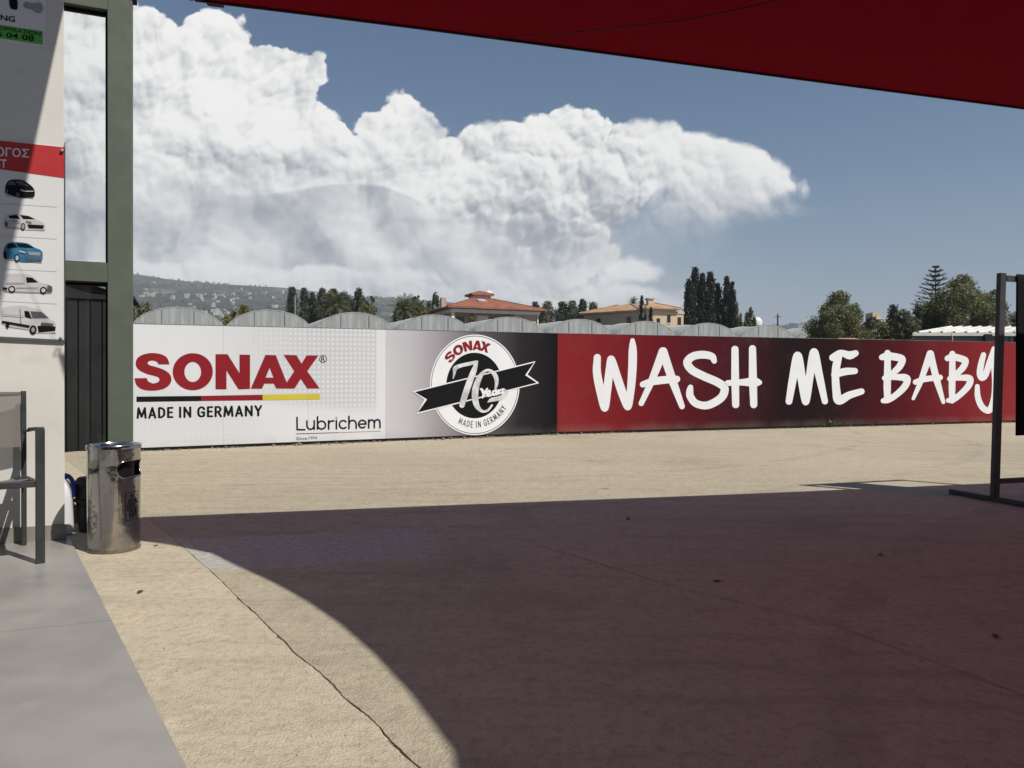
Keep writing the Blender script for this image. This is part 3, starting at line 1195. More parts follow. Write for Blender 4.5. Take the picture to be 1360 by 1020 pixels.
for q in (R_c, Q_c, S_c):
    mast = thing('sail_mast', 'galvanised round mast at the %s corner of the red sail' % ('right' if q is R_c else 'rear' if q is Q_c else 'rear right'), 'mast', flat(q) + (Vector((0.35, 0.1, 0)) if q is R_c else Vector((0.1, -0.4, 0))))
    b = mast.location.copy()
    MB().tube([b, b + UP * 3.1], [0.06, 0.05], 16).build('tube', M_galv, mast, smooth=True)
    MB().box(b + UP * 0.008, (0.14, 0, 0), (0, 0.14, 0), UP * 0.008).build('base_plate', M_galv, mast)
    MB().tube([q, b + UP * 2.95], 0.006, 6).build('cable', M_galv, mast)

# unseen hall front added behind the viewer to darken bin reflections and block sky
hall = thing('sky_block_hall', 'added unseen grey hall front behind the viewer that blocks sky light', 'building', (0, -6.0, 0))
MB().box((4, -6.5, 2.6), (11, 0, 0), (0, 0.3, 0), (0, 0, 2.6)).build('wall', M_shedwall, hall)
for i in range(4):
    MB().box((-3.6 + i * 4.6, -6.17, 1.6), (1.8, 0, 0), (0, 0.02, 0), (0, 0, 1.6)).build('roller_door', M_anthra, hall)
MB().box((4, -6.1, 5.3), (11.2, 0, 0), (0, 0.8, 0), (0, 0, 0.1)).build('eave', M_galv, hall)

# ----------------------------------------------------------------------------
# printed shapes: signed distance fields turned into clean flat outlines
# ----------------------------------------------------------------------------
def sp2(pts, per=14):
    """Catmull-Rom through 2-D points (x, y[, r])"""
    P = [np.array(p, float) for p in pts]
    if len(P) == 2:
        t = np.linspace(0, 1, per * 2)[:, None]
        return P[0] * (1 - t) + P[1] * t
    P = [2 * P[0] - P[1]] + P + [2 * P[-1] - P[-2]]
    out = []
    for i in range(1, len(P) - 2):
        a, b, c, d = P[i - 1], P[i], P[i + 1], P[i + 2]
        for k in range(per):
            t = k / per
            out.append(0.5 * (2 * b + (c - a) * t + (2 * a - 5 * b + 4 * c - d) * t * t + (3 * b - a - 3 * c + d) * t ** 3))
    out.append(P[-2])
    return np.array(out)


def lin2(pts, per=14):
    out = []
    P = [np.array(p, float) for p in pts]
    for a, b in zip(P, P[1:]):
        for k in range(per):
            out.append(a + (b - a) * k / per)
    out.append(P[-1])
    return np.array(out)


def d_stroke(pts, r=None, smooth=True):
    q = (sp2 if smooth else lin2)(pts)
    rad = q[:, 2] if q.shape[1] > 2 else np.full(len(q), r)

    def f(X, Y):
        d = np.full(X.shape, 1e9)
        for i in range(len(q) - 1):
            ax, ay = q[i, 0], q[i, 1]
            bx, by = q[i + 1, 0] - ax, q[i + 1, 1] - ay
            l2 = bx * bx + by * by + 1e-12
            t = np.clip(((X - ax) * bx + (Y - ay) * by) / l2, 0, 1)
            d = np.minimum(d, np.hypot(X - ax - t * bx, Y - ay - t * by) - (rad[i] + (rad[i + 1] - rad[i]) * t))
        return d
    f.b = (q[:, 0].min() - rad.max(), q[:, 1].min() - rad.max(), q[:, 0].max() + rad.max(), q[:, 1].max() + rad.max())
    return f


def d_poly(pts):
    P = np.array(pts, float)[:, :2]

    def f(X, Y):
        d = np.full(X.shape, 1e9)
        ins = np.zeros(X.shape, bool)
        n = len(P)
        for i in range(n):
            ax, ay = P[i]
            cx, cy = P[(i + 1) % n]
            bx, by = cx - ax, cy - ay
            t = np.clip(((X - ax) * bx + (Y - ay) * by) / (bx * bx + by * by + 1e-12), 0, 1)
            d = np.minimum(d, np.hypot(X - ax - t * bx, Y - ay - t * by))
            cond = (ay > Y) != (cy > Y)
            with np.errstate(divide='ignore', invalid='ignore'):
                ins ^= cond & (X < bx * (Y - ay) / (by if by != 0 else 1e-12) + ax)
        return np.where(ins, -d, d)
    f.b = (P[:, 0].min(), P[:, 1].min(), P[:, 0].max(), P[:, 1].max())
    return f


def d_ell(cx, cy, rx, ry):
    def f(X, Y):
        return (np.hypot((X - cx) / rx, (Y - cy) / ry) - 1) * min(rx, ry)
    f.b = (cx - rx, cy - ry, cx + rx, cy + ry)
    return f


def d_or(*fs):
    def f(X, Y):
        d = fs[0](X, Y)
        for g in fs[1:]:
            d = np.minimum(d, g(X, Y))
        return d
    f.b = (min(g.b[0] for g in fs), min(g.b[1] for g in fs), max(g.b[2] for g in fs), max(g.b[3] for g in fs))
    return f


def d_not(a, b):
    def f(X, Y):
        return np.maximum(a(X, Y), -b(X, Y))
    f.b = a.b
    return f


def d_and(a, b):
    def f(X, Y):
        return np.maximum(a(X, Y), b(X, Y))
    f.b = a.b
    return f


def contour(f, step):
    """marching squares with merged rows; returns 2-D vertices and faces"""
    x0, y0, x1, y1 = f.b
    x0 -= step * 2; y0 -= step * 2; x1 += step * 2; y1 += step * 2
    nx, ny = int((x1 - x0) / step) + 2, int((y1 - y0) / step) + 2
    gx, gy = x0 + np.arange(nx) * step, y0 + np.arange(ny) * step
    X, Y = np.meshgrid(gx, gy)
    D = f(X, Y)
    D[np.abs(D) < 1e-6] = 1e-6
    I = D < 0
    vs, fs, idx = [], [], {}

    def vid(p):
        k = (round(p[0], 5), round(p[1], 5))
        if k not in idx:
            idx[k] = len(vs)
            vs.append(k)
        return idx[k]
    for j in range(ny - 1):
        run = None
        for i in range(nx):
            full = i < nx - 1 and I[j, i] and I[j, i + 1] and I[j + 1, i] and I[j + 1, i + 1]
            if full:
                if run is None:
                    run = i
                continue
            if run is not None:
                fs.append([vid((gx[run], gy[j])), vid((gx[i], gy[j])), vid((gx[i], gy[j + 1])), vid((gx[run], gy[j + 1]))])
                run = None
            if i == nx - 1:
                break
            c = [(i, j), (i + 1, j), (i + 1, j + 1), (i, j + 1)]
            ins = [I[b, a] for a, b in c]
            if not any(ins):
                continue
            poly = []
            for k in range(4):
                a, b = c[k], c[(k + 1) % 4]
                if ins[k]:
                    poly.append((gx[a[0]], gy[a[1]]))
                if ins[k] != ins[(k + 1) % 4]:
                    da, db = D[a[1], a[0]], D[b[1], b[0]]
                    t = da / (da - db)
                    poly.append((gx[a[0]] + (gx[b[0]] - gx[a[0]]) * t, gy[a[1]] + (gy[b[1]] - gy[a[1]]) * t))
            ids = []
            for p in poly:
                q = vid(p)
                if q not in ids:
                    ids.append(q)
            if len(ids) >= 3:
                fs.append(ids)
    return vs, fs


def put_print(name, vs, fs, mapper, mat, parent, ref=None):
    m = MB()
    m.add([mapper(x, y) for x, y in vs], fs)
    me_o = m.build(name, mat, parent)
    return me_o


def text_geo(body, bold=0.0, spacing=1.0):
    """flat outline of a line of type, normalised: x 0..w, y 0..1 for a capital"""
    cu = bpy.data.curves.new('type', 'FONT')
    cu.body = body
    cu.size = 1.0
    cu.offset = bold
    cu.space_character = spacing
    cu.resolution_u = 4
    ob = bpy.data.objects.new('type', cu)
    COL.objects.link(ob)
    dg = bpy.context.evaluated_depsgraph_get()
    dg.update()
    me = bpy.data.meshes.new_from_object(ob.evaluated_get(dg))
    vs = [(v.co.x, v.co.y) for v in me.vertices]
    fs = [tuple(p.vertices) for p in me.polygons]
    bpy.data.objects.remove(ob)
    bpy.data.curves.remove(cu)
    bpy.data.meshes.remove(me)
    xs, ys = [v[0] for v in vs], [v[1] for v in vs]
    return vs, fs, min(xs), max(xs), min(ys), max(ys)


def text_quad(body, tl, tr, br, bl, bold=0.0, spacing=1.0, flat_only=True):
    """type fitted between four measured corners"""
    vs, fs, x0, x1, y0, y1 = text_geo(body, bold, spacing)
    out = []
    for x, y in vs:
        u, v = (x - x0) / (x1 - x0), (y - y0) / (y1 - y0)
        px = (bl[0] * (1 - u) + br[0] * u) * (1 - v) + (tl[0] * (1 - u) + tr[0] * u) * v
        py = (bl[1] * (1 - u) + br[1] * u) * (1 - v) + (tl[1] * (1 - u) + tr[1] * u) * v
        out.append((px, py))
    return out, fs


# ----------------------------------------------------------------------------
# banner fence
# ----------------------------------------------------------------------------
def on_fence(off):
    def f(px, py):
        if px < 740:
            return on_plane(px, py, FA, FN1) + FN1 * off
        return on_plane(px, py, FB, FN2) + FN2 * off
    return f


fence = thing('banner_fence', 'long low fence of printed boards, white at left, black, then red', 'fence', FA)


def top_z(p):
    if (p - FB).dot(FT2) <= 0:
        return 1.714 - (1.714 - 1.637) * ((FB - p).dot(FT1)) / (FB - FA).length
    return 1.714 + (1.795 - 1.714) * ((p - FB).dot(FT2)) / (FC - FB).length


def low_z(p):
    return 0.042


def panel_run(p0, p1, n, nb, mat, Lu=None):
    t = (p1 - p0).normalized()
    L = (p1 - p0).length
    for i in range(nb):
        a = p0 + t * (L * i / nb + (0.0008 if i else 0.0))
        b = p0 + t * (L * (i + 1) / nb - 0.0008)
        q = [a + UP * low_z(a), b + UP * low_z(b), b + UP * top_z(b), a + UP * top_z(a)]
        m = MB()
        m.slab([x - n * 0.025 for x in q], n * 0.025)
        o = m.build('panel', mat, fence)
        uv = o.data.uv_layers.new(name='UVMap')
        og = origin_of(fence)
        for lp in o.data.loops:
            w = o.data.vertices[lp.vertex_index].co + og
            s = flat(w - p0).dot(t) / (Lu or L)
            zz = (w.z - low_z(w)) / (top_z(flat(w)) - low_z(w))
            uv.data[lp.index].uv = (s, zz)


P512 = on_fence(0)(512, 500); P512.z = 0
panel_run(FL, P512, FN1, 3, M_ban_white)
panel_run(P512, FB - FT1 * 0.002, FN1, 2, M_ban_fade)
panel_run(FB, FR, FN2, 6, M_ban_red, (FC - FB).length)
for p0, p1, n in ((FL, FB, FN1), (FB, FR, FN2)):
    L = (p1 - p0).length
    k = int(L / 2.2)
    for i in range(k + 1):
        p = p0.lerp(p1, (i + 0.02) / (k + 0.04)) - n * 0.06
        MB().box(p + UP * 0.75, Vector((0.03, 0, 0)), Vector((0, 0.03, 0)), UP * 0.82).build('post', M_galv, fence)
    MB().bar(p0 - n * 0.012 + UP * 0.03, p1 - n * 0.012 + UP * 0.03, 0.02, 0.06).build('gap_shade_strip', M_gasket, fence)  # black strip stands in for the shade in the gap under the boards
    MB().bar(p0 - n * 0.012 + UP * (top_z(p0) + 0.004), p1 - n * 0.012 + UP * (top_z(p1) + 0.004), 0.034, 0.006).build('top_trim', M_galv, fence)


def lettering(name, f, mat, off=0.003, step=0.55, mapper=None, parent=None):
    vs, fs = contour(f, step)
    return put_print(name, vs, fs, mapper or on_fence(off), mat, parent or fence)


def zm(ox, oy, s):
    """coordinates read from an enlargement back to the photograph"""
    def g(*pts):
        return [((p[0] / s + ox, p[1] / s + oy) if len(p) == 2 else (p[0] / s + ox, p[1] / s + oy, p[2] / s)) for p in pts]
    return g


# --- the big red word and its bars
z1 = zm(170, 460, 8.5)
z2 = zm(180, 455, 4.0)
z3 = zm(170, 360, 3.579)


def closed(*segs):
    out = []
    for s in segs:
        q = sp2(s, 8) if len(s) > 2 else np.array(s, float)
        out += [tuple(p) for p in q]
    return out


def S_shape(g):
    a = g((342, 203), (328, 176), (280, 160), (236, 168), (222, 190), (242, 212), (305, 229), (400, 262), (468, 310), (490, 370), (468, 432),
          (398, 480), (280, 500), (168, 487), (98, 438), (72, 360))
    b = g((212, 358), (226, 392), (280, 418), (335, 405), (356, 378), (342, 350), (300, 334), (200, 306), (118, 260), (88, 205), (102, 140),
          (165, 95), (270, 75), (380, 91), (442, 132), (470, 203))
    return closed(a, b)


SONAX = {
    'S': d_poly(S_shape(z1)),
    'O': d_not(d_ell(170 + 731 / 8.5, 460 + 286 / 8.5, 226 / 8.5, 209 / 8.5), d_ell(170 + 731 / 8.5, 460 + 289 / 8.5, 94 / 8.5, 113 / 8.5)),
    'N': d_poly(z3((416, 395), (473, 395), (530, 486), (530, 397), (580, 398), (580, 560), (525, 562), (468, 472), (468, 562), (416, 562))),
    'A': d_not(d_poly(z2((612, 245), (690, 65), (745, 67), (816, 244), (747, 244), (735, 218), (684, 218), (672, 245))),
               d_poly(z2((712, 134), (691, 186), (733, 186)))),
    'X': d_poly(z2((787, 65), (855, 67), (882, 112), (908, 68), (972, 68), (912, 152), (978, 243), (912, 244), (878, 192), (845, 244), (792, 244),
                   (800, 216), (843, 152))),
}
logo_geo = {}
for ch, f in SONAX.items():
    vs, fs = contour(f, 0.5)
    logo_geo[ch] = (vs, fs)
    put_print('letter', vs, fs, on_fence(0.003 if ch != 'X' else 0.0034), M_red, fence)
lettering('registered_mark', d_not(d_ell(180 + 996 / 4, 455 + 87 / 4, 5.1, 5.1), d_ell(180 + 996 / 4, 455 + 87 / 4, 4.3, 4.3)), M_black, step=0.3)
vs, fs = text_quad('R', (426.6, 473.6), (431.8, 473.6), (431.8, 480), (426.6, 480))
put_print('registered_mark', vs, fs, on_fence(0.003), M_black, fence)
for q, m_ in ((((5, 287), (348, 283), (348, 310), (5, 315)), M_black), (((348, 283), (675, 277), (675, 306), (348, 310)), M_red),
              (((675, 277), (979, 272), (979, 302), (675, 306)), M_yellow)):
    pts = z2(*q)
    MB().poly([on_fence(0.003)(*p) for p in pts]).build('colour_bar', m_, fence)


def words(body, tl, tr, br, bl, mat, bold=0.0, spacing=1.0, mapper=None, parent=None, name='lettering'):
    vs, fs = text_quad(body, tl, tr, br, bl, bold, spacing)
    return put_print(name, vs, fs, mapper or on_fence(0.003), mat, parent or fence)


# condensed bold capitals, drawn on a 10-unit height; widths and bars per letter
CAPS = {
    'M': (7.6, [[(0.9, 0.6), (1.5, 9.4)], [(1.5, 9.3), (3.8, 1.6)], [(3.8, 1.6), (6.1, 9.3)], [(6.1, 9.4), (6.7, 0.6)]]),
    'A': (6.0, [[(0.8, 0.5), (3.0, 9.4)], [(3.0, 9.4), (5.2, 0.5)], [(1.6, 2.9), (4.4, 2.9)]]),
    'D': (5.6, [[(1.0, 0.8), (1.0, 9.2)], [(1.0, 9.2), (2.6, 9.1), (4.5, 7.4), (4.7, 5.0), (4.5, 2.6), (2.6, 0.9), (1.0, 0.8)]]),
    'E': (4.6, [[(1.0, 0.8), (1.0, 9.2)], [(1.0, 9.2), (4.1, 9.2)], [(1.0, 5.1), (3.7, 5.1)], [(1.0, 0.8), (4.1, 0.8)]]),
    'I': (2.4, [[(1.2, 0.6), (1.2, 9.4)]]),
    'N': (6.2, [[(1.0, 0.6), (1.0, 9.3)], [(1.0, 9.2), (5.2, 0.8)], [(5.2, 0.7), (5.2, 9.4)]]),
    'G': (6.0, [[(5.2, 7.4), (4.3, 8.9), (3.0, 9.2), (1.4, 8.0), (0.9, 5.0), (1.4, 2.0), (3.0, 0.8), (4.6, 1.2), (5.1, 2.0)], [(5.1, 1.4), (5.1, 4.6)], [(3.5, 4.6), (5.1, 4.6)]]),
    'R': (5.6, [[(1.0, 0.6), (1.0, 9.2)], [(1.0, 9.2), (3.4, 9.1), (4.6, 7.0), (3.4, 4.9), (1.0, 4.8)], [(2.9, 4.7), (4.9, 0.5)]]),
    'Y': (5.6, [[(0.7, 9.4), (2.8, 4.6)], [(4.9, 9.4), (2.8, 4.6)], [(2.8, 4.8), (2.8, 0.6)]]),
}


def caps_line(text, gap, space, r):
    out, x = [], 0.0
    for ch in text:
        if ch == ' ':
            x += space
            continue
        w, bars = CAPS[ch]
        out.append((x, w, d_or(*[d_stroke([(a + x, b) for a, b in bar], r, smooth=len(bar) > 3) for bar in bars])))
        x += w + gap
    return out, x - gap


q = z2((5, 345), (672, 333), (672, 390), (5, 404))
cl, cw = caps_line('MADE IN GERMANY', 1.0, 3.0, 0.82)
for x_, w_, f in cl:
    vs, fs = contour(f, 0.30)
    vs = [((q[3][0] + (q[2][0] - q[3][0]) * x / cw), (q[3][1] + (q[2][1] - q[3][1]) * x / cw) * (1 - y / 10) + (q[0][1] + (q[1][1] - q[0][1]) * x / cw) * y / 10) for x, y in vs]
    put_print('letter', vs, fs, on_fence(0.003), M_black, fence)

# --- lubricant dealer's name, thin round strokes
z4 = zm(380, 540, 9.714)
hw = 10.5 / 9.714


def arc(cx, cy, r, a0, a1, n=12, ry=None):
    ry = ry or r
    return [(cx + r * math.cos(math.radians(a0 + (a1 - a0) * i / n)), cy - ry * math.sin(math.radians(a0 + (a1 - a0) * i / n))) for i in range(n + 1)]


lub = [([(140, 140), (142, 298), (240, 298)], 0), ([(268, 185), (270, 250), (285, 282), (315, 292), (345, 280), (362, 248)], 1), ([(362, 182), (362, 292)], 0),
       ([(405, 132), (405, 290)], 0), (arc(457, 238, 51, 0, 360, 16), 1), ([(548, 182), (548, 290)], 0), ([(548, 228), (568, 192), (615, 184)], 1),
       ([(648, 180), (648, 287)], 0), (arc(737, 231, 50, 48, 312, 12), 1), ([(810, 126), (810, 285)], 0),
       ([(810, 232), (824, 192), (860, 178), (892, 194), (903, 232), (903, 280)], 1), (arc(983, 225, 48, 0, 312, 14), 1), ([(936, 227), (1029, 223)], 0),
       ([(1065, 172), (1065, 276)], 0), ([(1065, 216), (1078, 184), (1104, 172), (1128, 184), (1137, 216), (1137, 272)], 1),
       ([(1137, 216), (1150, 180), (1178, 169), (1202, 180), (1210, 212), (1210, 271)], 1)]
for a_, b_ in ((0, 1), (1, 3), (3, 5), (5, 7), (7, 8), (8, 9), (9, 11), (11, 13), (13, 16)):
    lettering('letter', d_or(*[d_stroke(z4(*p), hw, smooth=bool(s)) for p, s in lub[a_:b_]]), M_black, step=0.33)
MB().poly([on_fence(0.003)(*p) for p in z4((648, 123), (664, 158), (632, 158))]).build('gold_mark', M_gold, fence)
MB().poly([on_fence(0.003)(*p) for p in z4((130, 347), (672, 331), (672, 339), (130, 356))]).build('rule', M_dgrey, fence)
MB().poly([on_fence(0.003)(*p) for p in z4((672, 331), (1216, 313), (1216, 320), (672, 339))]).build('rule', M_gold, fence)
for wd_, q in (('Since', z4((132, 393), (272, 388), (272, 427), (132, 432))), ('1994', z4((292, 387), (396, 383), (396, 421), (292, 425)))):
    words(wd_, q[0], q[1], q[2], q[3], M_dgrey)

# --- anniversary badge
z5 = zm(540, 440, 7.033)
BC, BRX, BRY = (540 + 636.5 / 7.033, 440 + 500 / 7.033), 59.5, 66.8
sh_off = 0.003
rib = z5((75, 567), (1190, 292), (1105, 410), (1212, 480), (103, 757), (190, 635))
ribw = z5((52, 562), (1203, 278), (1128, 405), (1238, 484), (92, 774), (164, 638))
badge = d_ell(BC[0], BC[1], BRX, BRY)
lettering('badge_rim', d_not(badge, d_ell(BC[0], BC[1], BRX - 1.5, BRY - 1.6)), M_white, 0.003, 0.5)
lettering('badge_line', d_not(d_ell(BC[0], BC[1], BRX - 1.5, BRY - 1.6), d_ell(BC[0], BC[1], BRX - 2.4, BRY - 2.6)), M_dgrey, 0.003, 0.4)
lettering('badge_ring', d_ell(BC[0], BC[1], BRX - 2.4, BRY - 2.6), M_white, 0.003, 0.6)
lettering('badge_disc', d_ell(540 + 633 / 7.033, 440 + 506 / 7.033, 37.4, 43.5), M_black, 0.005, 0.6)
lettering('ribbon_edge', d_poly(ribw), M_white, 0.007, 0.5)
lettering('ribbon', d_poly(rib), M_black, 0.009, 0.5)
# the disc shows across the ribbon between the white edge lines
seven = d_or(d_stroke(z5((432, 440, 5), (444, 390, 12), (452, 345, 20), (500, 322, 17), (570, 306, 17), (640, 290, 16))),
             d_stroke(z5((655, 284, 12), (625, 370, 26), (590, 460, 29), (555, 560, 29), (528, 640, 27), (515, 690, 25))))
zero = d_stroke(z5((828, 535, 10), (838, 480, 17), (826, 415, 21), (780, 368, 13), (735, 368, 12), (685, 420, 22), (648, 510, 29), (636, 600, 30), (652, 690, 25), (700, 745, 13),
                   (755, 738, 11), (795, 690, 9)))
M_badgegrey = pmat('print_silver', (0.66, 0.655, 0.67), 0.45, var=0.28, scale=7.0)
lettering('numeral', seven, M_badgegrey, 0.011, 0.45)
lettering('numeral', zero, M_badgegrey, 0.011, 0.45)
yrs_ = (d_stroke(z5((685, 540, 6), (700, 545, 12), (716, 580, 13))), d_stroke(z5((750, 535, 8), (722, 580, 11), (705, 618, 9))),
           d_stroke(z5((745, 590, 9), (775, 575, 9), (770, 555, 9), (748, 570, 10), (752, 602, 10), (785, 598, 8))),
           d_stroke(z5((835, 552, 9), (808, 560, 9), (800, 588, 10), (820, 592, 9), (840, 560, 9), (838, 590, 9))),
           d_stroke(z5((855, 548, 8), (858, 585, 9))), d_stroke(z5((856, 560, 7), (880, 545, 8))),
           d_stroke(z5((905, 540, 8), (888, 545, 8), (898, 565, 9), (893, 580, 9), (878, 578, 7))))
for grp in ((0, 1), (2,), (3,), (4, 5), (6,)):
    lettering('letter', d_or(*[yrs_[i] for i in grp]), M_white, 0.0135, 0.4)
lettering('swash', d_or(d_stroke(z5((755, 662, 4), (790, 640, 18), (850, 628, 20), (905, 605, 17), (932, 570, 10), (915, 545, 5)))), M_badgegrey, 0.0125, 0.45)


def bent_word(body, r_in, r_out, a0, a1, mat, bold, up=True, geo=None, spacing=1.0):
    """type bent round the badge; angles clockwise from the top, in degrees"""
    vs, fs, x0, x1, y0, y1 = geo or text_geo(body, bold, spacing)
    out = []
    for x, y in vs:
        u, v = (x - x0) / (x1 - x0), (y - y0) / (y1 - y0)
        a = math.radians(a0 + (a1 - a0) * u)
        r = r_in + (r_out - r_in) * v
        out.append((BC[0] + BRX / BRY * r * math.sin(a), BC[1] - r * math.cos(a)))
    return put_print('lettering', out, fs, on_fence(0.007 if up else 0.007), mat, fence)


LX = {'S': (72, 490), 'O': (505, 957)}
allv, allf = [], []
for ch in 'SONAX':
    vs, fs = logo_geo[ch]
    # straight copy of the big word, its perspective taken out
    xs = [v[0] for v in vs]
    b = len(allv)
    allv += vs
    allf += [tuple(i + b for i in f) for f in fs]
# one mesh for each bent letter
gx0, gx1 = min(v[0] for v in allv), max(v[0] for v in allv)
for ch in 'SONAX':
    vs, fs = logo_geo[ch]
    yv = [v[1] for v in vs]
    y_top = 470.0
    out = []
    for x, y in vs:
        u = (x - gx0) / (gx1 - gx0)
        yt = 468.5 + 3.0 * u
        yb = 518.8 - 2.2 * u
        v = (yb - y) / (yb - yt)
        a = math.radians(-52.5 + 77.0 * u + (v - 0.5) * 0.0)
        r = 46.0 + 13.2 * v
        out.append((BC[0] + BRX / BRY * r * math.sin(a), BC[1] - r * math.cos(a)))
    put_print('letter', out, fs, on_fence(0.0065 if ch != 'X' else 0.0069), M_red, fence)
cl, cw = caps_line('MADE IN GERMANY', 1.6, 4.0, 0.5)
for x_, w_, f in cl:
    vs, fs = contour(f, 0.30)
    out = []
    for x, y in vs:
        a = math.radians(207 - 84 * x / cw)
        r = 57.0 - 9.0 * y / 10
        out.append((BC[0] + BRX / BRY * r * math.sin(a), BC[1] - r * math.cos(a)))
    put_print('letter', out, fs, on_fence(0.0065), M_black, fence)

# --- hand-lettered white words on the red boards
z6 = zm(740, 400, 4.25)
z7 = zm(1060, 440, 4.857)
z8 = zm(780, 440, 2.4727)
R_ = 21.5
wash = {
    'W': d_stroke(z6((226, 318, 20), (224, 400, 23), (242, 500, 24), (268, 604, 20), (282, 500, 23), (296, 380, 22), (306, 328, 20), (338, 430, 24), (375, 540, 24),
                     (400, 596, 19), (415, 500, 22), (424, 380, 24), (426, 280, 23), (425, 222, 13)), smooth=True),
    'A': d_or(d_stroke(z6((474, 577, 15), (520, 480, 18), (560, 380, 22), (597, 285, 25)), smooth=False),
              d_stroke(z6((597, 285, 25), (625, 370, 24), (655, 460, 23), (704, 594, 16)), smooth=False),
              d_stroke(z6((483, 470, 17), (520, 458, 19), (590, 446, 22), (675, 440, 19)))),
    'S': d_stroke(z6((886, 338, 15), (872, 312, 20), (820, 302, 22), (765, 312, 22), (734, 345, 23), (760, 388, 23), (830, 425, 23), (905, 458, 23), (944, 492, 23),
                     (925, 545, 23), (850, 587, 22), (785, 578, 21), (752, 540, 21), (748, 510, 20), (752, 486, 15))),
    'H': d_or(d_stroke(z6((1003, 272, 20), (1004, 440, 22), (1007, 584, 20)), smooth=False),
              d_stroke(z6((1102, 268, 20), (1104, 440, 23), (1109, 584, 20)), smooth=False),
              d_stroke(z6((962, 462, 16), (1040, 458, 18), (1110, 457, 26), (1142, 459, 14)))),
    'M': d_stroke(z8((662, 230, 11), (674, 160, 13), (690, 80, 13), (703, 150, 14), (717, 232, 11), (730, 150, 13), (744, 68, 12.5), (760, 140, 13), (780, 230, 10))),
    'E': d_or(d_stroke(z7((222, 170, 22), (262, 148, 25), (285, 140, 20), (330, 155, 26), (370, 142, 20)), smooth=True),
              d_stroke(z7((262, 150, 24), (245, 230, 26), (240, 290, 24), (246, 380, 26), (262, 445, 28), (330, 412, 24), (408, 388, 20))),
              d_stroke(z7((235, 280, 22), (300, 260, 24), (365, 256, 20)))),
    'B': d_or(d_stroke(z7((540, 168, 19), (576, 160, 24), (640, 168, 24), (672, 182, 22), (655, 225, 22), (620, 262, 20), (588, 296, 18))),
              d_stroke(z7((576, 140, 20), (576, 240, 22), (574, 360, 24), (575, 440, 20)), smooth=False),
              d_stroke(z7((556, 302, 16), (620, 296, 18), (690, 300, 24), (703, 322, 22), (680, 365, 22), (625, 415, 20), (580, 440, 22), (548, 448, 16)))),
    'a': d_or(d_stroke(z7((742, 434, 11), (780, 350, 16), (815, 250, 20), (852, 146, 24)), smooth=False),
              d_stroke(z7((852, 146, 24), (870, 220, 22), (895, 320, 22), (936, 456, 13)), smooth=False),
              d_stroke(z7((756, 328, 17), (820, 308, 19), (915, 298, 18)))),
    'b': d_or(d_stroke(z7((962, 175, 18), (996, 165, 22), (1055, 178, 22), (1080, 192, 20), (1064, 232, 21), (1030, 268, 19), (1000, 300, 18))),
              d_stroke(z7((994, 145, 19), (994, 240, 21), (992, 360, 22), (992, 448, 18)), smooth=False),
              d_stroke(z7((976, 306, 16), (1040, 300, 18), (1098, 302, 22), (1110, 322, 21), (1090, 362, 21), (1040, 412, 19), (998, 440, 20), (968, 446, 15)))),
    'Y': d_or(d_stroke(z7((1195, 152, 17), (1180, 210, 20), (1172, 270, 21), (1184, 300, 20), (1208, 280, 20), (1235, 200, 20), (1262, 112, 15))),
              d_stroke(z7((1262, 112, 15), (1262, 200, 19), (1270, 330, 20), (1262, 430, 19), (1240, 500, 20), (1215, 510, 20), (1180, 480, 20), (1158, 420, 19), (1155, 355, 15)))),
}
for ch, f in wash.items():
    lettering('letter', f, M_white, 0.003, 0.55)

# ----------------------------------------------------------------------------
# poster and sign on the white wall
# ----------------------------------------------------------------------------
def on_wall(off):
    def f(px, py):
        return on_plane(px, py, K, WN) + WN * off
    return f


poster = thing('price_poster', 'white price poster with red header and five printed vehicles on the wall', 'poster', flat(on_wall(0)(40, 450)))
PL = -130.0


def pl_line(y0, y87, x):
    return y0 + (y87 - y0) * x / 87.0


def quad_wall(y0a, y0b, y1a, y1b, x0, x1, off):
    w = on_wall(off)
    return [w(x0, pl_line(y0a, y0b, x0)), w(x1, pl_line(y0a, y0b, x1)), w(x1, pl_line(y1a, y1b, x1)), w(x0, pl_line(y1a, y1b, x0))]


MB().slab(quad_wall(187, 196, 448, 453, PL, 86.3, 0.001), WN * 0.005).build('board', M_poster, poster)
MB().poly(quad_wall(187.3, 196.3, 225, 237, PL, 86.1, 0.008)).build('header', M_redhead, poster)
MB().slab(quad_wall(447, 451.5, 450.5, 454.5, PL, 86.5, 0.004), WN * 0.012).build('bottom_rail', M_dgrey, poster)
MB().slab(quad_wall(190, 190, 451, 451, 86.0, 87.0, 0.004), WN * 0.008).build('edge_rail', M_dgrey, poster)
for x, y in ((83, 201), (81, 449.5)):
    c = on_wall(0.012)(x, y)
    MB().lathe(c, [(0.001, 0.012), (0.008, 0.010), (0.010, 0.0), (0.004, -0.006)], 12, ax=WN).build('screw', M_galv, poster)
for y0, y1 in ((270, 275.5), (313, 318), (356.5, 361), (399.5, 404)):
    MB().poly(quad_wall(y0, y1, y0 + 0.5, y1 + 0.5, 2, 76, 0.008)).build('divider', M_lgrey, poster)
vs, fs = text_quad('ΟΓΟΣ', (-5, 195.5), (39, 198.5), (39, 210), (-5, 208), 0.015)
put_print('lettering', vs, fs, on_wall(0.010), M_white, poster)
vs, fs = text_quad('ST', (-5, 211.5), (9.5, 212.3), (9.5, 224), (-5, 223), 0.015)
put_print('lettering', vs, fs, on_wall(0.010), M_white, poster)

z9 = zm(0, 225, 4.34)


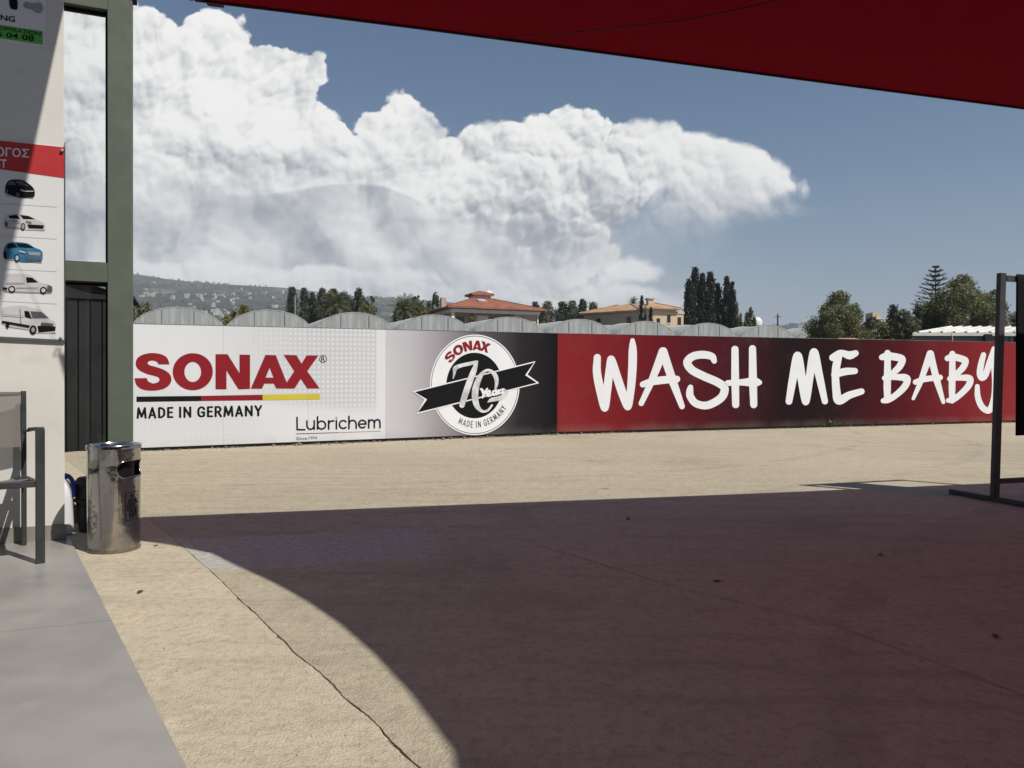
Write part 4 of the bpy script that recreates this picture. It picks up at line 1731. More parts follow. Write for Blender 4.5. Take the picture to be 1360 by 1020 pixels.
def car_print(shadow, body, bodymat, parts):
    o = None
    w0 = on_wall(0.0085)
    if shadow:
        lettering('printed_shadow', d_stroke(z9(*shadow), 4 / 4.34, smooth=False), M_mgrey, 0, 0.4, on_wall(0.0082), poster)
    f = d_poly([tuple(p) for p in sp2(z9(*body), 5)])
    o = lettering('printed_vehicle', f, bodymat, 0, 0.4, w0, poster)
    for k, (kind, pts, mt) in enumerate(parts):
        w = on_wall(0.0095 + 0.0006 * k)
        if kind == 'e':
            cx, cy = z9(pts[:2])[0]
            f = d_ell(cx, cy, pts[2] / 4.34, pts[3] / 4.34)
        elif kind == 'l':
            f = d_stroke(z9(*pts), 2.2 / 4.34, smooth=False)
        else:
            f = d_poly(z9(*pts))
        lettering('printed_detail', f, mt, 0, 0.3, w, o)


# small black city car
car_print([(40, 150), (190, 166)],
          [(30, 122), (34, 96), (50, 68), (78, 60), (128, 62), (158, 78), (186, 100), (201, 124), (200, 155), (184, 164), (112, 165), (62, 148), (32, 138), (30, 122)], M_black,
          [('p', [(88, 68), (128, 67), (164, 98), (112, 93)], M_dgrey), ('p', [(52, 74), (80, 68), (96, 92), (48, 92)], M_dgrey),
           ('e', (104, 149, 11, 15), M_dgrey), ('e', (41, 130, 8, 13), M_dgrey), ('l', [(132, 128), (195, 128)], M_lgrey), ('p', [(122, 116), (142, 122), (138, 130), (120, 124)], M_lgrey)])
# white saloon
car_print([(40, 335), (255, 352)],
          [(25, 302), (29, 278), (55, 262), (108, 260), (158, 267), (205, 288), (245, 306), (260, 326), (252, 350), (150, 350), (110, 336), (36, 330), (25, 302)], M_lgrey,
          [('p', [(118, 264), (166, 270), (205, 288), (136, 288)], M_black), ('p', [(50, 270), (98, 263), (118, 286), (58, 284)], M_black),
           ('p', [(160, 318), (256, 324), (250, 343), (168, 340)], M_black), ('e', (135, 331, 14, 20), M_black), ('e', (135, 331, 9, 14), M_mgrey), ('e', (38, 317, 9, 16), M_dgrey),
           ('p', [(150, 298), (186, 306), (184, 312), (152, 304)], M_dgrey), ('l', [(60, 300), (120, 306)], M_mgrey)])
# blue sport utility car
car_print([(40, 520), (240, 538)],
          [(22, 480), (28, 448), (55, 424), (100, 420), (160, 428), (198, 450), (238, 468), (248, 492), (244, 525), (225, 536), (120, 535), (95, 515), (40, 518), (22, 500), (22, 480)], M_blueprint,
          [('p', [(92, 426), (155, 430), (200, 455), (112, 450)], M_black), ('p', [(45, 434), (84, 426), (106, 450), (40, 458)], M_black),
           ('p', [(160, 475), (235, 480), (232, 498), (170, 496)], M_mgrey), ('p', [(150, 508), (245, 512), (238, 530), (160, 528)], M_dgrey),
           ('e', (101, 512, 15, 22), M_black), ('e', (101, 512, 9, 14), M_lgrey), ('e', (32, 496, 9, 24), M_black), ('p', [(112, 468), (150, 478), (148, 486), (116, 478)], M_lgrey)])
# small white panel van, side on
car_print([(30, 705), (295, 714)],
          [(18, 685), (24, 640), (36, 610), (60, 604), (150, 604), (190, 618), (232, 652), (280, 662), (302, 680), (302, 702), (270, 708), (60, 702), (20, 694), (18, 685)], M_lgrey,
          [('p', [(152, 622), (186, 625), (222, 652), (156, 654)], M_black), ('e', (70, 692, 21, 20), M_black), ('e', (70, 692, 13, 12), M_lgrey), ('e', (252, 698, 20, 20), M_black),
           ('e', (252, 698, 12, 12), M_lgrey), ('p', [(276, 668), (303, 676), (303, 706), (274, 704)], M_dgrey), ('l', [(40, 656), (145, 656)], M_mgrey),
           ('l', [(100, 680), (225, 684)], M_mgrey), ('p', [(17, 680), (46, 683), (46, 692), (18, 692)], M_black)])
# large white van
car_print([(40, 905), (320, 945)],
          [(12, 870), (14, 815), (30, 795), (120, 786), (180, 796), (235, 812), (285, 860), (320, 886), (322, 925), (300, 942), (215, 945), (170, 925), (40, 902), (14, 888), (12, 870)], M_lgrey,
          [('p', [(176, 818), (240, 822), (284, 858), (190, 860)], M_dgrey), ('p', [(142, 816), (168, 818), (186, 862), (146, 852)], M_black), ('p', [(218, 902), (322, 906), (320, 930), (225, 940)], M_black),
           ('e', (193, 925, 20, 26), M_black), ('e', (193, 925, 10, 14), M_mgrey), ('e', (46, 898, 10, 17), M_black), ('p', [(14, 872), (175, 900), (172, 912), (14, 884)], M_black),
           ('p', [(240, 882), (312, 890), (308, 902), (238, 898)], M_dgrey), ('l', [(120, 800), (124, 888)], M_mgrey), ('l', [(20, 838), (140, 846)], M_mgrey)])

sign = thing('wall_sign', 'white sticker sign with green phone strip high on the shaded wall', 'sign', flat(on_wall(0)(30, 50)))
w_ = on_wall(0.003)
MB().poly([on_wall(0.0015)(*p) for p in [(-120, -45), (62, -25), (60, 63), (-120, 40)]]).build('sheet', M_poster, sign)
MB().poly([w_(*p) for p in [(-120, 17), (0, 33), (57, 41.7), (57, 59.5), (0, 51), (-120, 36)]]).build('phone_strip', M_greenprint, sign)
z10 = zm(0, 0, 12.75)
for body, q in (('NG', ((12, 250), (258, 285), (258, 382), (12, 345))), ('OPERATION', ((-10, 448), (690, 548), (690, 612), (-10, 505))), ('6 04 08', ((-55, 535), (578, 605), (578, 705), (-55, 612)))):
    q = z10(*q)
    vs, fs = text_quad(body, q[0], q[1], q[2], q[3], 0.02 if body != 'OPERATION' else 0.008)
    put_print('lettering', vs, fs, on_wall(0.0045), M_black, sign)
lettering('printed_device', d_poly(z10((150, -40), (290, -20), (302, 60), (298, 150), (280, 172), (200, 158), (168, 130))), M_black, 0, 0.3, on_wall(0.0045), sign)
lettering('printed_device', d_poly([tuple(p) for p in sp2(z10((430, 30), (560, 60), (640, 45), (710, 80), (722, 150), (690, 215), (620, 215), (560, 170), (420, 130), (400, 80), (430, 30)), 6)]), M_mgrey, 0, 0.3, on_wall(0.0045), sign)

# ----------------------------------------------------------------------------
# armchair against the wall
# ----------------------------------------------------------------------------
cF = ground(53.5, 748, 0.012)
cB = ground(41, 722, 0.012)
fx = flat(cF - cB)
depth = fx.length
fx.normalize()                         # forwards
sx = Vector((fx.y, -fx.x, 0))          # sitter's right
if sx.x > 0:
    sx = -sx
chair = thing('armchair', 'dark metal armchair with grey mesh sling against the white wall', 'chair', cF)
W = 0.56
zb = 0.012


def cpt(r, f, z):
    """chair coordinates: right across, forwards, up"""
    return Vector((cF.x, cF.y, 0)) + sx * r + fx * f + UP * (zb + z)


for r in (0.0, W):
    inw = 0.035 if r == 0 else -0.035
    MB().bar(cpt(r, 0, 0), cpt(r, 0, 0.70), 0.042, 0.030, up=fx).build('leg', M_chair, chair, bevel=0.004)
    MB().bar(cpt(r + inw, -depth + 0.02, 0), cpt(r + inw, -depth + 0.02, 0.40), 0.026, 0.036, up=fx).build('leg', M_chair, chair, bevel=0.004)
    MB().bar(cpt(r + inw, -depth + 0.021, 0.40), cpt(r + inw, -depth + 0.004, 0.885), 0.026, 0.036, up=fx).build('back_upright', M_chair, chair, bevel=0.004)
    MB().bar(cpt(r, 0.015, 0.70), cpt(r, -depth + 0.04, 0.665), 0.036, 0.020).build('armrest', M_chair, chair, bevel=0.004)
    MB().bar(cpt(r, -depth + 0.045, 0.66), cpt(r + inw, -depth + 0.03, 0.655), 0.014, 0.014).build('arm_bolt', M_chair, chair)
    MB().bar(cpt(r + inw, 0.0, 0.425), cpt(r + inw, -depth + 0.02, 0.385), 0.024, 0.034).build('side_rail', M_chair, chair, bevel=0.004)
MB().bar(cpt(0.022, 0, 0.415), cpt(W - 0.022, 0, 0.415), 0.028, 0.034).build('front_rail', M_chair, chair, bevel=0.004)
MB().bar(cpt(0.05, -depth + 0.03, 0.36), cpt(W - 0.05, -depth + 0.03, 0.36), 0.02, 0.028).build('rear_rail', M_chair, chair)


def sling(a0, a1, sag, n=16):
    """a0,a1: (forward, height) at both ends; sling hangs between the rails"""
    m = MB()
    vs, fs = [], []
    nn = 14
    for i in range(n + 1):
        t = i / n
        f = a0[0] + (a1[0] - a0[0]) * t
        z = a0[1] + (a1[1] - a0[1]) * t
        for j in range(nn + 1):
            s = j / nn
            k = math.sin(math.pi * s) * math.sin(math.pi * min(1, t * 1.0 + 0.0)) if sag[2] else math.sin(math.pi * s)
            vs.append(cpt(0.05 + (W - 0.10) * s, f + sag[0] * k, z + sag[1] * k))
    for i in range(n):
        for j in range(nn):
            a = i * (nn + 1) + j
            fs.append((a, a + 1, a + nn + 2, a + nn + 1))
    m.add(vs, fs)
    return m


sling((0.012, 0.442), (-depth + 0.06, 0.402), (0, -0.035, False)).build('seat_sling', M_sling, chair, smooth='all')
sling((-depth + 0.022, 0.565), (-depth + 0.006, 0.868), (-0.008, 0, False)).build('back_sling', M_sling, chair, smooth='all')
MB().bar(cpt(0.047, -depth + 0.006, 0.872), cpt(W - 0.047, -depth + 0.006, 0.872), 0.012, 0.014).build('top_hem', M_sling, chair)

# ----------------------------------------------------------------------------
# stainless litter bin
# ----------------------------------------------------------------------------
bc = ground(151.5, 736)
bc = bc + flat(bc).normalized() * 0.142
BR, BH = 0.138, 0.600
litter = thing('litter_bin', 'dented stainless steel litter bin with side slot and pictogram beside the wall', 'litter bin', bc)
tocam = flat(CAM - bc).normalized()
right = Vector((-tocam.y, tocam.x, 0))
if right.x < 0:
    right = -right


def bin_dir(ang):
    """0 faces the camera, positive turns to the right"""
    return tocam * math.cos(ang) + right * math.sin(ang)


NA, NZ = 180, 72
vs, fs = [], []
a_slot, z_slot, hw_s, hh_s = 1.02, 0.462, 0.92, 0.046
for k in range(NZ + 1):
    z = 0.004 + (BH - 0.030) * k / NZ
    for i in range(NA):
        a = 2 * math.pi * i / NA - math.pi
        r = BR - 0.003 * (1 - z / BH)
        # dent above the slot and a soft kink along the seam
        da, dz = a + 0.04, z - 0.485
        u = abs(da) / 0.42 + abs(dz) / 0.095
        if u < 1:
            r -= 0.0055 * (1 - u)
        da, dz = a + 0.85, z - 0.20
        r -= 0.007 * math.exp(-(da * da / 0.10 + dz * dz / 0.02))
        da, dz = a + 0.35, z - 0.36
        r -= 0.004 * math.exp(-(da * da / 0.02 + dz * dz / 0.06))
        r += 0.0016 * math.exp(-((a - 0.13) ** 2) / 0.0004)
        d = bin_dir(a)
        vs.append(bc + d * r + UP * z)


def slot_in(i, k):
    a = 2 * math.pi * (i + 0.5) / NA - math.pi
    z = 0.004 + (BH - 0.030) * (k + 0.5) / NZ
    x = (a - a_slot) * BR
    half = hw_s * BR - hh_s
    dx = max(0.0, abs(x) - half)
    return math.hypot(dx, z - z_slot) < hh_s


for k in range(NZ):
    for i in range(NA):
        if not slot_in(i, k):
            j = (i + 1) % NA
            fs.append((k * NA + i, k * NA + j, (k + 1) * NA + j, (k + 1) * NA + i))
body = MB().add(vs, fs).build('body', M_steel, litter, smooth='all')
rim = []
for i in range(65):
    t = 2 * math.pi * i / 64
    half = hw_s * BR - hh_s
    # stadium outline
    per = t
    cx = half if -math.pi / 2 <= ((t + math.pi) % (2 * math.pi) - math.pi) <= math.pi / 2 else -half
    x = cx + hh_s * 1.02 * math.cos(t)
    z = z_slot + hh_s * 1.02 * math.sin(t)
    a = a_slot + x / BR
    rim.append(bc + bin_dir(a) * (BR + 0.001) + UP * z)
MB().tube(rim, 0.0038, 8, caps=False).build('slot_rim', M_steel, body, smooth='all')
MB().lathe(bc, [(BR - 0.035, 0.02), (BR - 0.035, BH - 0.06)], 64).build('slot_shade_core', M_gasket, litter, smooth='all')  # black cylinder puts the shade inside the slot into its colour
MB().lathe(bc, [(BR - 0.004, BH - 0.028), (BR + 0.005, BH - 0.026), (BR + 0.006, BH - 0.006), (BR + 0.002, BH), (BR - 0.014, BH), (BR - 0.018, BH - 0.006), (BR - 0.02, BH - 0.022), (0.001, BH - 0.020)], 64).build('lid', M_steel, litter, smooth=True)
MB().lathe(bc, [(0.001, 0.003), (BR - 0.002, 0.003), (BR + 0.001, 0.006), (BR, 0.016)], 64).build('foot_ring', M_steel, litter, smooth=True)


def on_bin(ax0, z0, s, off):
    def f(x, y):
        return bc + bin_dir(ax0 + x * s / BR) * (BR + off) + UP * (z0 - y * s)
    return f


# pictogram: a figure dropping litter, etched panel 100 x 185 units
pm = on_bin(0.42, 0.335, 0.00082, 0.0012)
plate = d_not(d_poly([(0, 0), (112, 0), (112, 195), (0, 195)]), d_poly([(3, 3), (109, 3), (109, 192), (3, 192)]))
M_etch = pmat('etched_mark', (0.012, 0.012, 0.012), 0.6, spec=0.1)
lettering('pictogram_border', plate, M_etch, 0, 1.5, pm, litter)
fig = d_or(d_ell(52, 28, 13, 14), d_stroke([(38, 58, 10), (66, 58, 10)], smooth=False), d_stroke([(32, 62, 8), (20, 95, 7), (20, 125, 6)], smooth=False),
           d_poly([(34, 50), (74, 50), (74, 118), (34, 118)]), d_stroke([(70, 56, 9), (92, 72, 7), (104, 78, 5)], smooth=False),
           d_stroke([(44, 110, 10), (40, 172, 8)], smooth=False), d_stroke([(64, 110, 10), (66, 172, 8)], smooth=False))
lettering('pictogram_figure', fig, M_etch, 0, 1.5, pm, litter)
lettering('pictogram_bin', d_or(d_stroke([(86, 112, 4), (90, 168, 4), (106, 168, 4)], smooth=False), d_stroke([(92, 128, 4), (106, 128, 4)], smooth=False), d_stroke([(92, 148, 4), (106, 148, 4)], smooth=False),
                                d_ell(100, 30, 4, 6), d_ell(96, 50, 4, 5)), M_etch, 0, 1.5, pm, litter)

# ----------------------------------------------------------------------------
# jug and bucket tucked behind the bin
# ----------------------------------------------------------------------------
jc = Vector((-2.778, 4.755, 0.0))
jug = thing('plastic_jug', 'milky white plastic jug with blue handle standing behind the wall corner', 'jug', jc)
prof = [(0.001, 0.004), (0.048, 0.004), (0.058, 0.015), (0.061, 0.06), (0.058, 0.17), (0.060, 0.23), (0.055, 0.28), (0.040, 0.318), (0.026, 0.340), (0.022, 0.35), (0.001, 0.35)]
MB().lathe(jc, prof, 32).build('body', M_jug, jug, smooth=True)
MB().lathe(jc, [(0.024, 0.344), (0.027, 0.348), (0.027, 0.374), (0.023, 0.378), (0.001, 0.378)], 24).build('cap', M_bluepl, jug, smooth=True)
hd = Vector((0.9, 0.1, 0)).normalized()
hp = [jc + hd * x + UP * z for x, z in ((0.01, 0.366), (0.03, 0.364), (0.050, 0.345), (0.062, 0.31), (0.066, 0.26), (0.062, 0.235))]
MB().tube(spline(hp, 16), 0.013, 10).build('handle', M_bluepl, jug, smooth='all')

kc = Vector((-2.672, 4.865, 0.0))
bucket = thing('bucket', 'black plastic bucket with ridged collar standing behind the steel bin', 'bucket', kc)
MB().lathe(kc, [(0.001, 0.003), (0.056, 0.003), (0.060, 0.010), (0.076, 0.190), (0.078, 0.195)], 40).build('body', M_bucket, bucket, smooth=True)
MB().lathe(kc, [(0.075, 0.190), (0.090, 0.194), (0.092, 0.207), (0.080, 0.212), (0.084, 0.300), (0.082, 0.302), (0.075, 0.212)], 40).build('collar', M_bucket, bucket, smooth=True)
MB().lathe(kc, [(0.084, 0.296), (0.095, 0.299), (0.096, 0.312), (0.084, 0.320), (0.066, 0.340), (0.062, 0.344), (0.001, 0.346)], 40).build('lid', M_bucket, bucket, smooth=True)
hb = [kc + Vector((0.093 * math.cos(t), -0.094 * math.sin(t) - 0.003, 0.26 - 0.09 * math.sin(t))) for t in np.linspace(0, math.pi, 14)]
MB().tube(hb, 0.003, 6).build('handle', M_gasket, bucket, smooth='all')

# ----------------------------------------------------------------------------
# dark shed seen through the window frame
# ----------------------------------------------------------------------------
sc_ = ground(166, 597.5)
sd = WD
shed = thing('dark_shed', 'anthracite metal garden shed with low gable seen through the green frame', 'shed', sc_)
SWd, SHt = 2.3, 1 + (495.6 - 392.0) / FOCAL * sc_.y
ax_ = -sd
dn = WN
pw = SWd / 21
k = 0
prev = 0.0
for i in range(17):
    w = 0.136
    a = sc_ + ax_ * (prev + 0.002)
    b = sc_ + ax_ * (prev + w - 0.016)
    prev += w
    MB().slab([a, b, b + UP * (SHt - 0.07), a + UP * (SHt - 0.07)], -dn * 0.02).build('panel', M_anthra, shed, bevel=0.004)
L_ = prev
MB().slab([sc_ - dn * 0.021, sc_ + ax_ * L_ - dn * 0.021, sc_ + ax_ * L_ - dn * 0.021 + UP * (SHt - 0.02), sc_ - dn * 0.021 + UP * (SHt - 0.02)], -dn * 1.8).build('core', M_gasket, shed)
rise = 0.34
g0_, g1_, gm_ = sc_ + UP * SHt, sc_ + ax_ * L_ + UP * SHt, sc_ + ax_ * (L_ / 2) + UP * (SHt + rise)
MB().bar(sc_ + UP * (SHt - 0.035) + dn * 0.005 - ax_ * 0.02, sc_ + ax_ * (L_ + 0.02) + UP * (SHt - 0.035) + dn * 0.005, 0.04, 0.06).build('head_rail', M_anthra, shed)
MB().slab([g0_ - dn * 0.002, g1_ - dn * 0.002, gm_ - dn * 0.002], -dn * 0.02).build('gable', M_anthra, shed)
for a, b in ((g0_ - ax_ * 0.10 - UP * 0.03, gm_), (g1_ + ax_ * 0.10 - UP * 0.03, gm_)):
    MB().slab([a + dn * 0.06 + UP * 0.012, b + dn * 0.06 + UP * 0.012, b + UP * 0.012 - dn * 1.9, a + UP * 0.012 - dn * 1.9], UP * 0.025).build('roof_sheet', M_anthra, shed)
    MB().slab([a + dn * 0.062, b + dn * 0.062, b + dn * 0.062 + UP * 0.022, a + dn * 0.062 + UP * 0.022], dn * 0.008).build('barge_trim', M_anthra_trim, shed)

# ----------------------------------------------------------------------------
# steel display rack at the right edge
# ----------------------------------------------------------------------------
r0 = ground(1263, 656)
r1 = ground(1360, 673.5)
pb = ground(1321, 666.5)
ra = flat(r1 - r0).normalized()                # along the foot
rk = Vector((-ra.y, ra.x, 0))
if rk.x < 0:
    rk = -rk                                   # along the rack
rk = (rk * 0.45 + FT2 * 0.55).normalized()
rack = thing('display_rack', 'black steel rack with a hanging black mat standing at the right edge', 'rack', pb)
lean = Vector((0.018, 0, 1)).normalized()
Wr = 1.15
for s in (0.0, Wr):
    o = rk * s
    MB().bar(r0 + o + UP * 0.022, r0 + ra * 0.95 + o + UP * 0.022, 0.05, 0.042).build('foot', M_blackmetal, rack, bevel=0.003)
    MB().bar(pb + o + UP * 0.043, pb + o + lean * 1.84, 0.058, 0.04, up=ra).build('post', M_blackmetal, rack, bevel=0.003)
MB().bar(pb + lean * 1.80 + rk * 0.037, pb + lean * 1.80 + rk * (Wr - 0.037), 0.04, 0.045).build('top_rail', M_blackmetal, rack, bevel=0.003)
MB().bar(pb + UP * 0.165 + rk * 0.037, pb + UP * 0.165 + rk * (Wr - 0.037), 0.035, 0.04).build('bottom_rail', M_blackmetal, rack, bevel=0.003)
mv, mf = [], []
mat0 = pb + rk * 0.135 + lean * 1.835 - ra * 0.0
for i in range(25):
    z = 1.30 * i / 24
    for j in range(25):
        s = 0.46 * j / 24
        wv = 0.012 * math.sin(s * 9 + z * 1.5) * (z / 1.3)
        mv.append(mat0 + rk * s - UP * z + ra * (wv + 0.034))
for i in range(24):
    for j in range(24):
        a = i * 25 + j
        mf.append((a, a + 1, a + 26, a + 25))
mm = MB().add(mv, mf)
mo = mm.build('hanging_mat', M_blackcloth, rack, smooth='all')
sol = mo.modifiers.new('thickness', 'SOLIDIFY')
sol.thickness = 0.012

# ----------------------------------------------------------------------------
# weeds and rubble at the foot of the fence, dry leaves on the concrete
# ----------------------------------------------------------------------------
def leaf_cloud(P, size, rng, aspect=0.5, upbias=0.0):
    """one small four-sided leaf at each point"""
    n = len(P)
    d = rng.normal(size=(n, 3))
    d[:, 2] += upbias
    d /= np.linalg.norm(d, axis=1)[:, None] + 1e-9
    e = rng.normal(size=(n, 3))
    s = np.cross(d, e)
    s /= np.linalg.norm(s, axis=1)[:, None] + 1e-9
    sz = size * rng.uniform(0.6, 1.4, n)[:, None]
    V = np.empty((n, 4, 3))
    V[:, 0] = P - d * sz
    V[:, 1] = P + s * sz * aspect
    V[:, 2] = P + d * sz
    V[:, 3] = P - s * sz * aspect
    F = np.arange(n * 4).reshape(n, 4)
    return V.reshape(-1, 3), F


rngw = np.random.default_rng(21)
weeds = [(262, 594.5, 0.05, 'leftmost low weed under the white board'), (292, 592.5, 0.07, 'bushy weed below the black colour bar'),
         (311, 592, 0.05, 'small weed right of the bushy one under the white board'), (347, 590.5, 0.04, 'tiny weed below the printed word Germany'),
         (428, 587.2, 0.08, 'brightest weed below the dealer name'), (445, 586.6, 0.06, 'weed just right of the brightest one'),
         (467, 585.8, 0.06, 'weed below the end of the dealer name'), (592, 581.6, 0.05, 'weed below the round badge'),
         (1088, 567.2, 0.11, 'tall weed below the letter E'), (1103, 567.0, 0.08, 'spreading weed right of the tall one'),
         (1168, 565.0, 0.07, 'weed below the first letter B'), (1268, 562.2, 0.05, 'weed below the last letter'), (905, 571.8, 0.04, 'small weed below the letter S')]
for px, py, h, lab in weeds:
    h *= 1.45
    g = ground(px, py)
    w = thing('weed', 'green ' + lab + ' at the fence foot', 'weed', g, 'weeds along the fence')
    nl = 90
    t = rngw.uniform(0, 1, nl)
    ang = rngw.uniform(0, 6.28, nl)
    sp = h * 1.5 * rngw.uniform(0.1, 1, nl)
    P = np.stack([np.cos(ang) * sp * 1.3, np.sin(ang) * sp * 0.6, h * t * rngw.uniform(0.3, 1.0, nl) + 0.008], 1)
    Vl, Fl = leaf_cloud(P, h * 0.22, rngw, 0.45, 0.4)
    np_mesh('leaves', Vl, Fl, L_weed, w)
    st = MB()
    for q in range(5):
        a = rngw.uniform(0, 6.28)
        st.tube([g, g + Vector((math.cos(a) * h * 0.5, math.sin(a) * h * 0.4, h * 0.7))], [0.003, 0.001], 5)
    st.build('stems', L_weed, w)

V_, F_ = [], []
for p0, p1, n_, cnt in ((FL, FB, FN1, 620), (FB, FR, FN2, 620)):
    for i in range(cnt):
        t = rngw.uniform()
        if math.sin(t * 40) + math.sin(t * 17 + 1) < -0.2 and rngw.uniform() < 0.75:
            continue
        c = p0.lerp(p1, t) + n_ * (0.02 + abs(rngw.normal()) * 0.06)
        r = 0.004 + abs(rngw.normal()) * 0.009
        b = len(V_)
        for dx, dy, dz in ((1, 0, 0), (-1, 0, 0), (0, 1, 0), (0, -1, 0), (0, 0, 1), (0, 0, -1)):
            k = r * rngw.uniform(0.6, 1.3)
            V_.append((c.x + dx * k, c.y + dy * k, r * 0.5 + dz * k * 0.8))
        for f in ((0, 2, 4), (2, 1, 4), (1, 3, 4), (3, 0, 4), (2, 0, 5), (1, 2, 5), (3, 1, 5), (0, 3, 5)):
            F_.append(tuple(b + x for x in f))
tag(np_mesh('gravel', np.array(V_), np.array(F_), M_stone), 'loose rubble and grit gathered along the foot of the fence', 'gravel', kind='stuff')

# grit on the sunlit strip of concrete
V_, F_ = [], []
for i in range(420):
    px, py = rngw.uniform(100, 600), rngw.uniform(722, 1020)
    c = ground(px, py)
    if (c - TA).dot(TN) > -0.02:
        continue
    r = 0.0009 + abs(rngw.normal()) * 0.0008
    b = len(V_)
    for dx, dy, dz in ((1, 0, 0), (-1, 0, 0), (0, 1, 0), (0, -1, 0), (0, 0, 1), (0, 0, -1)):
        k = r * rngw.uniform(0.6, 1.3)
        V_.append((c.x + dx * k, c.y + dy * k, r * 0.4 + dz * k * 0.8))
    for f in ((0, 2, 4), (2, 1, 4), (1, 3, 4), (3, 0, 4), (2, 0, 5), (1, 2, 5), (3, 1, 5), (0, 3, 5)):
        F_.append(tuple(b + x for x in f))
tag(np_mesh('grit', np.array(V_), np.array(F_), M_stone), 'fine grit strewn over the sunlit concrete strip', 'grit', kind='stuff')

leaves = [(834, 689.5, 0.035, 'curled dry leaf near the far edge of the shade'), (952, 772.5, 0.025, 'dry leaf lying in the middle of the shade'), (1170, 737.5, 0.03, 'dry leaf right of centre in the shade'),
          (1322, 846, 0.03, 'dry leaf near the right edge of the shade'),
          (186, 787, 0.028, 'dark dry leaf on the sunlit concrete strip'),
          (207, 725, 0.02, 'leaf scrap just right of the steel bin')]
for i, (px, py, s, lab) in enumerate(leaves):
    g = ground(px, py)
    a = random.uniform(0, 6.28)
    u, v = Vector((math.cos(a), math.sin(a), 0)), Vector((-math.sin(a), math.cos(a), 0))
    pts, fcs = [], []
    prof = [(-1, 0.02), (-0.6, 0.28), (-0.1, 0.40), (0.4, 0.30), (0.8, 0.10), (1.0, 0.02)]
    for t, w in prof:
        lift = 0.10 * t * t + 0.03
        pts += [g + u * (t * s) + v * (w * s) + UP * (s * (lift + w * 0.5)), g + u * (t * s) + UP * (s * lift + 0.002), g + u * (t * s) - v * (w * s) + UP * (s * (lift + w * 0.6))]
    for k in range(len(prof) - 1):
        b = k * 3
        fcs += [(b, b + 1, b + 4, b + 3), (b + 1, b + 2, b + 5, b + 4)]
    o = MB().add(pts, fcs).build('dry_leaf', M_dryleaf, origin=g)
    so = o.modifiers.new('thickness', 'SOLIDIFY')
    so.thickness = 0.001
    tag(o, lab, 'leaf', 'dry leaves on the concrete')

# ----------------------------------------------------------------------------
# plastic greenhouses behind the fence
# ----------------------------------------------------------------------------
G0 = Vector((-20.2, 46.6, 0))
G8 = Vector((19.9, 59.9, 0))
gs = (G8 - G0) / 8
g1 = gs.normalized()
g2 = Vector((-0.405, 0.914, 0)).normalized()
HWD = gs.length / 2 - 0.03
GZ, GP, GLEN = 3.35, 5.0, 26.0


def g_arc(n, hw=HWD, zp=GP):
    return [(hw * math.cos(math.pi * i / n), GZ + (zp - GZ) * math.sin(math.pi * i / n) ** 0.92) for i in range(n + 1)]


def green_first():
    t = thing('greenhouse', '', 'greenhouse', G0, 'row of plastic greenhouses behind the fence')
    rng = random.Random(3)
    n = 20
    a = g_arc(n)
    # roof film, drawn down a little between the hoops
    vs, fs = [], []
    nb = 40
    for b in range(nb + 1):
        y = GLEN * b / nb
        s = 0.035 * abs(math.sin(math.pi * b / 4.0))
        for (x, z) in a:
            k = (z - GZ) / (GP - GZ)
            vs.append(G0 + g1 * x + g2 * y + UP * (z - s * k))
    m_ = len(a)
    for b in range(nb):
        for i in range(n):
            fs.append((b * m_ + i, b * m_ + i + 1, (b + 1) * m_ + i + 1, (b + 1) * m_ + i))
    MB().add(vs, fs).build('roof_film', M_filmroof, t, smooth='all')
    # end film hangs in vertical folds
    vs, fs = [], []
    cols = 64
    for i in range(cols + 1):
        x = -HWD + 2 * HWD * i / cols
        zt = GZ + (GP - GZ) * max(0.0, 1 - (x / HWD) ** 2) ** 0.46
        f = 0.02 * math.sin(i * 1.9) + rng.uniform(-0.015, 0.015)
        for k in range(5):
            vs.append(G0 + g1 * x - g2 * (0.02 + f * (0.3 + 0.7 * (1 - k / 4))) + UP * (0.2 + (zt - 0.03 - 0.2) * k / 4))
    for i in range(cols):
        for k in range(4):
            a_ = i * 5 + k
            fs.append((a_, a_ + 5, a_ + 6, a_ + 1))
    MB().add(vs, fs).build('end_film', M_film, t, smooth='all')
    hoop0 = None
    for b in range(11):
        y = GLEN * b / 10
        pts = [G0 + g1 * x * 1.008 + UP * (z + 0.012) for x, z in g_arc(16)]
        if hoop0 is None:
            hoop0 = MB().tube(pts, 0.032, 6).build('hoop', M_filmroof, t, smooth='all')
            h = hoop0
        else:
            h = hoop0.copy()
            COL.objects.link(h)
            h.parent = t
        h.location = g2 * y
    for x in (-0.9, 0.9):
        zt = GZ + (GP - GZ) * (1 - (x / HWD) ** 2) ** 0.46
        MB().bar(G0 + g1 * x - g2 * 0.07, G0 + g1 * x - g2 * 0.07 + UP * (zt - 0.02), 0.03, 0.03).build('end_post', M_film, t)
    for sd_ in (-1, 1):
        MB().bar(G0 + g1 * sd_ * HWD + UP * (GZ - 0.03), G0 + g1 * sd_ * HWD + g2 * GLEN + UP * (GZ - 0.03), 0.05, 0.08).build('gutter', M_galv, t)
    MB().box(G0 + g1 * (-1.25) - g2 * 0.10 + UP * 3.75, g1 * 0.16, g2 * 0.03, UP * 0.06).build('vent_box', M_gasket, t)
    return t


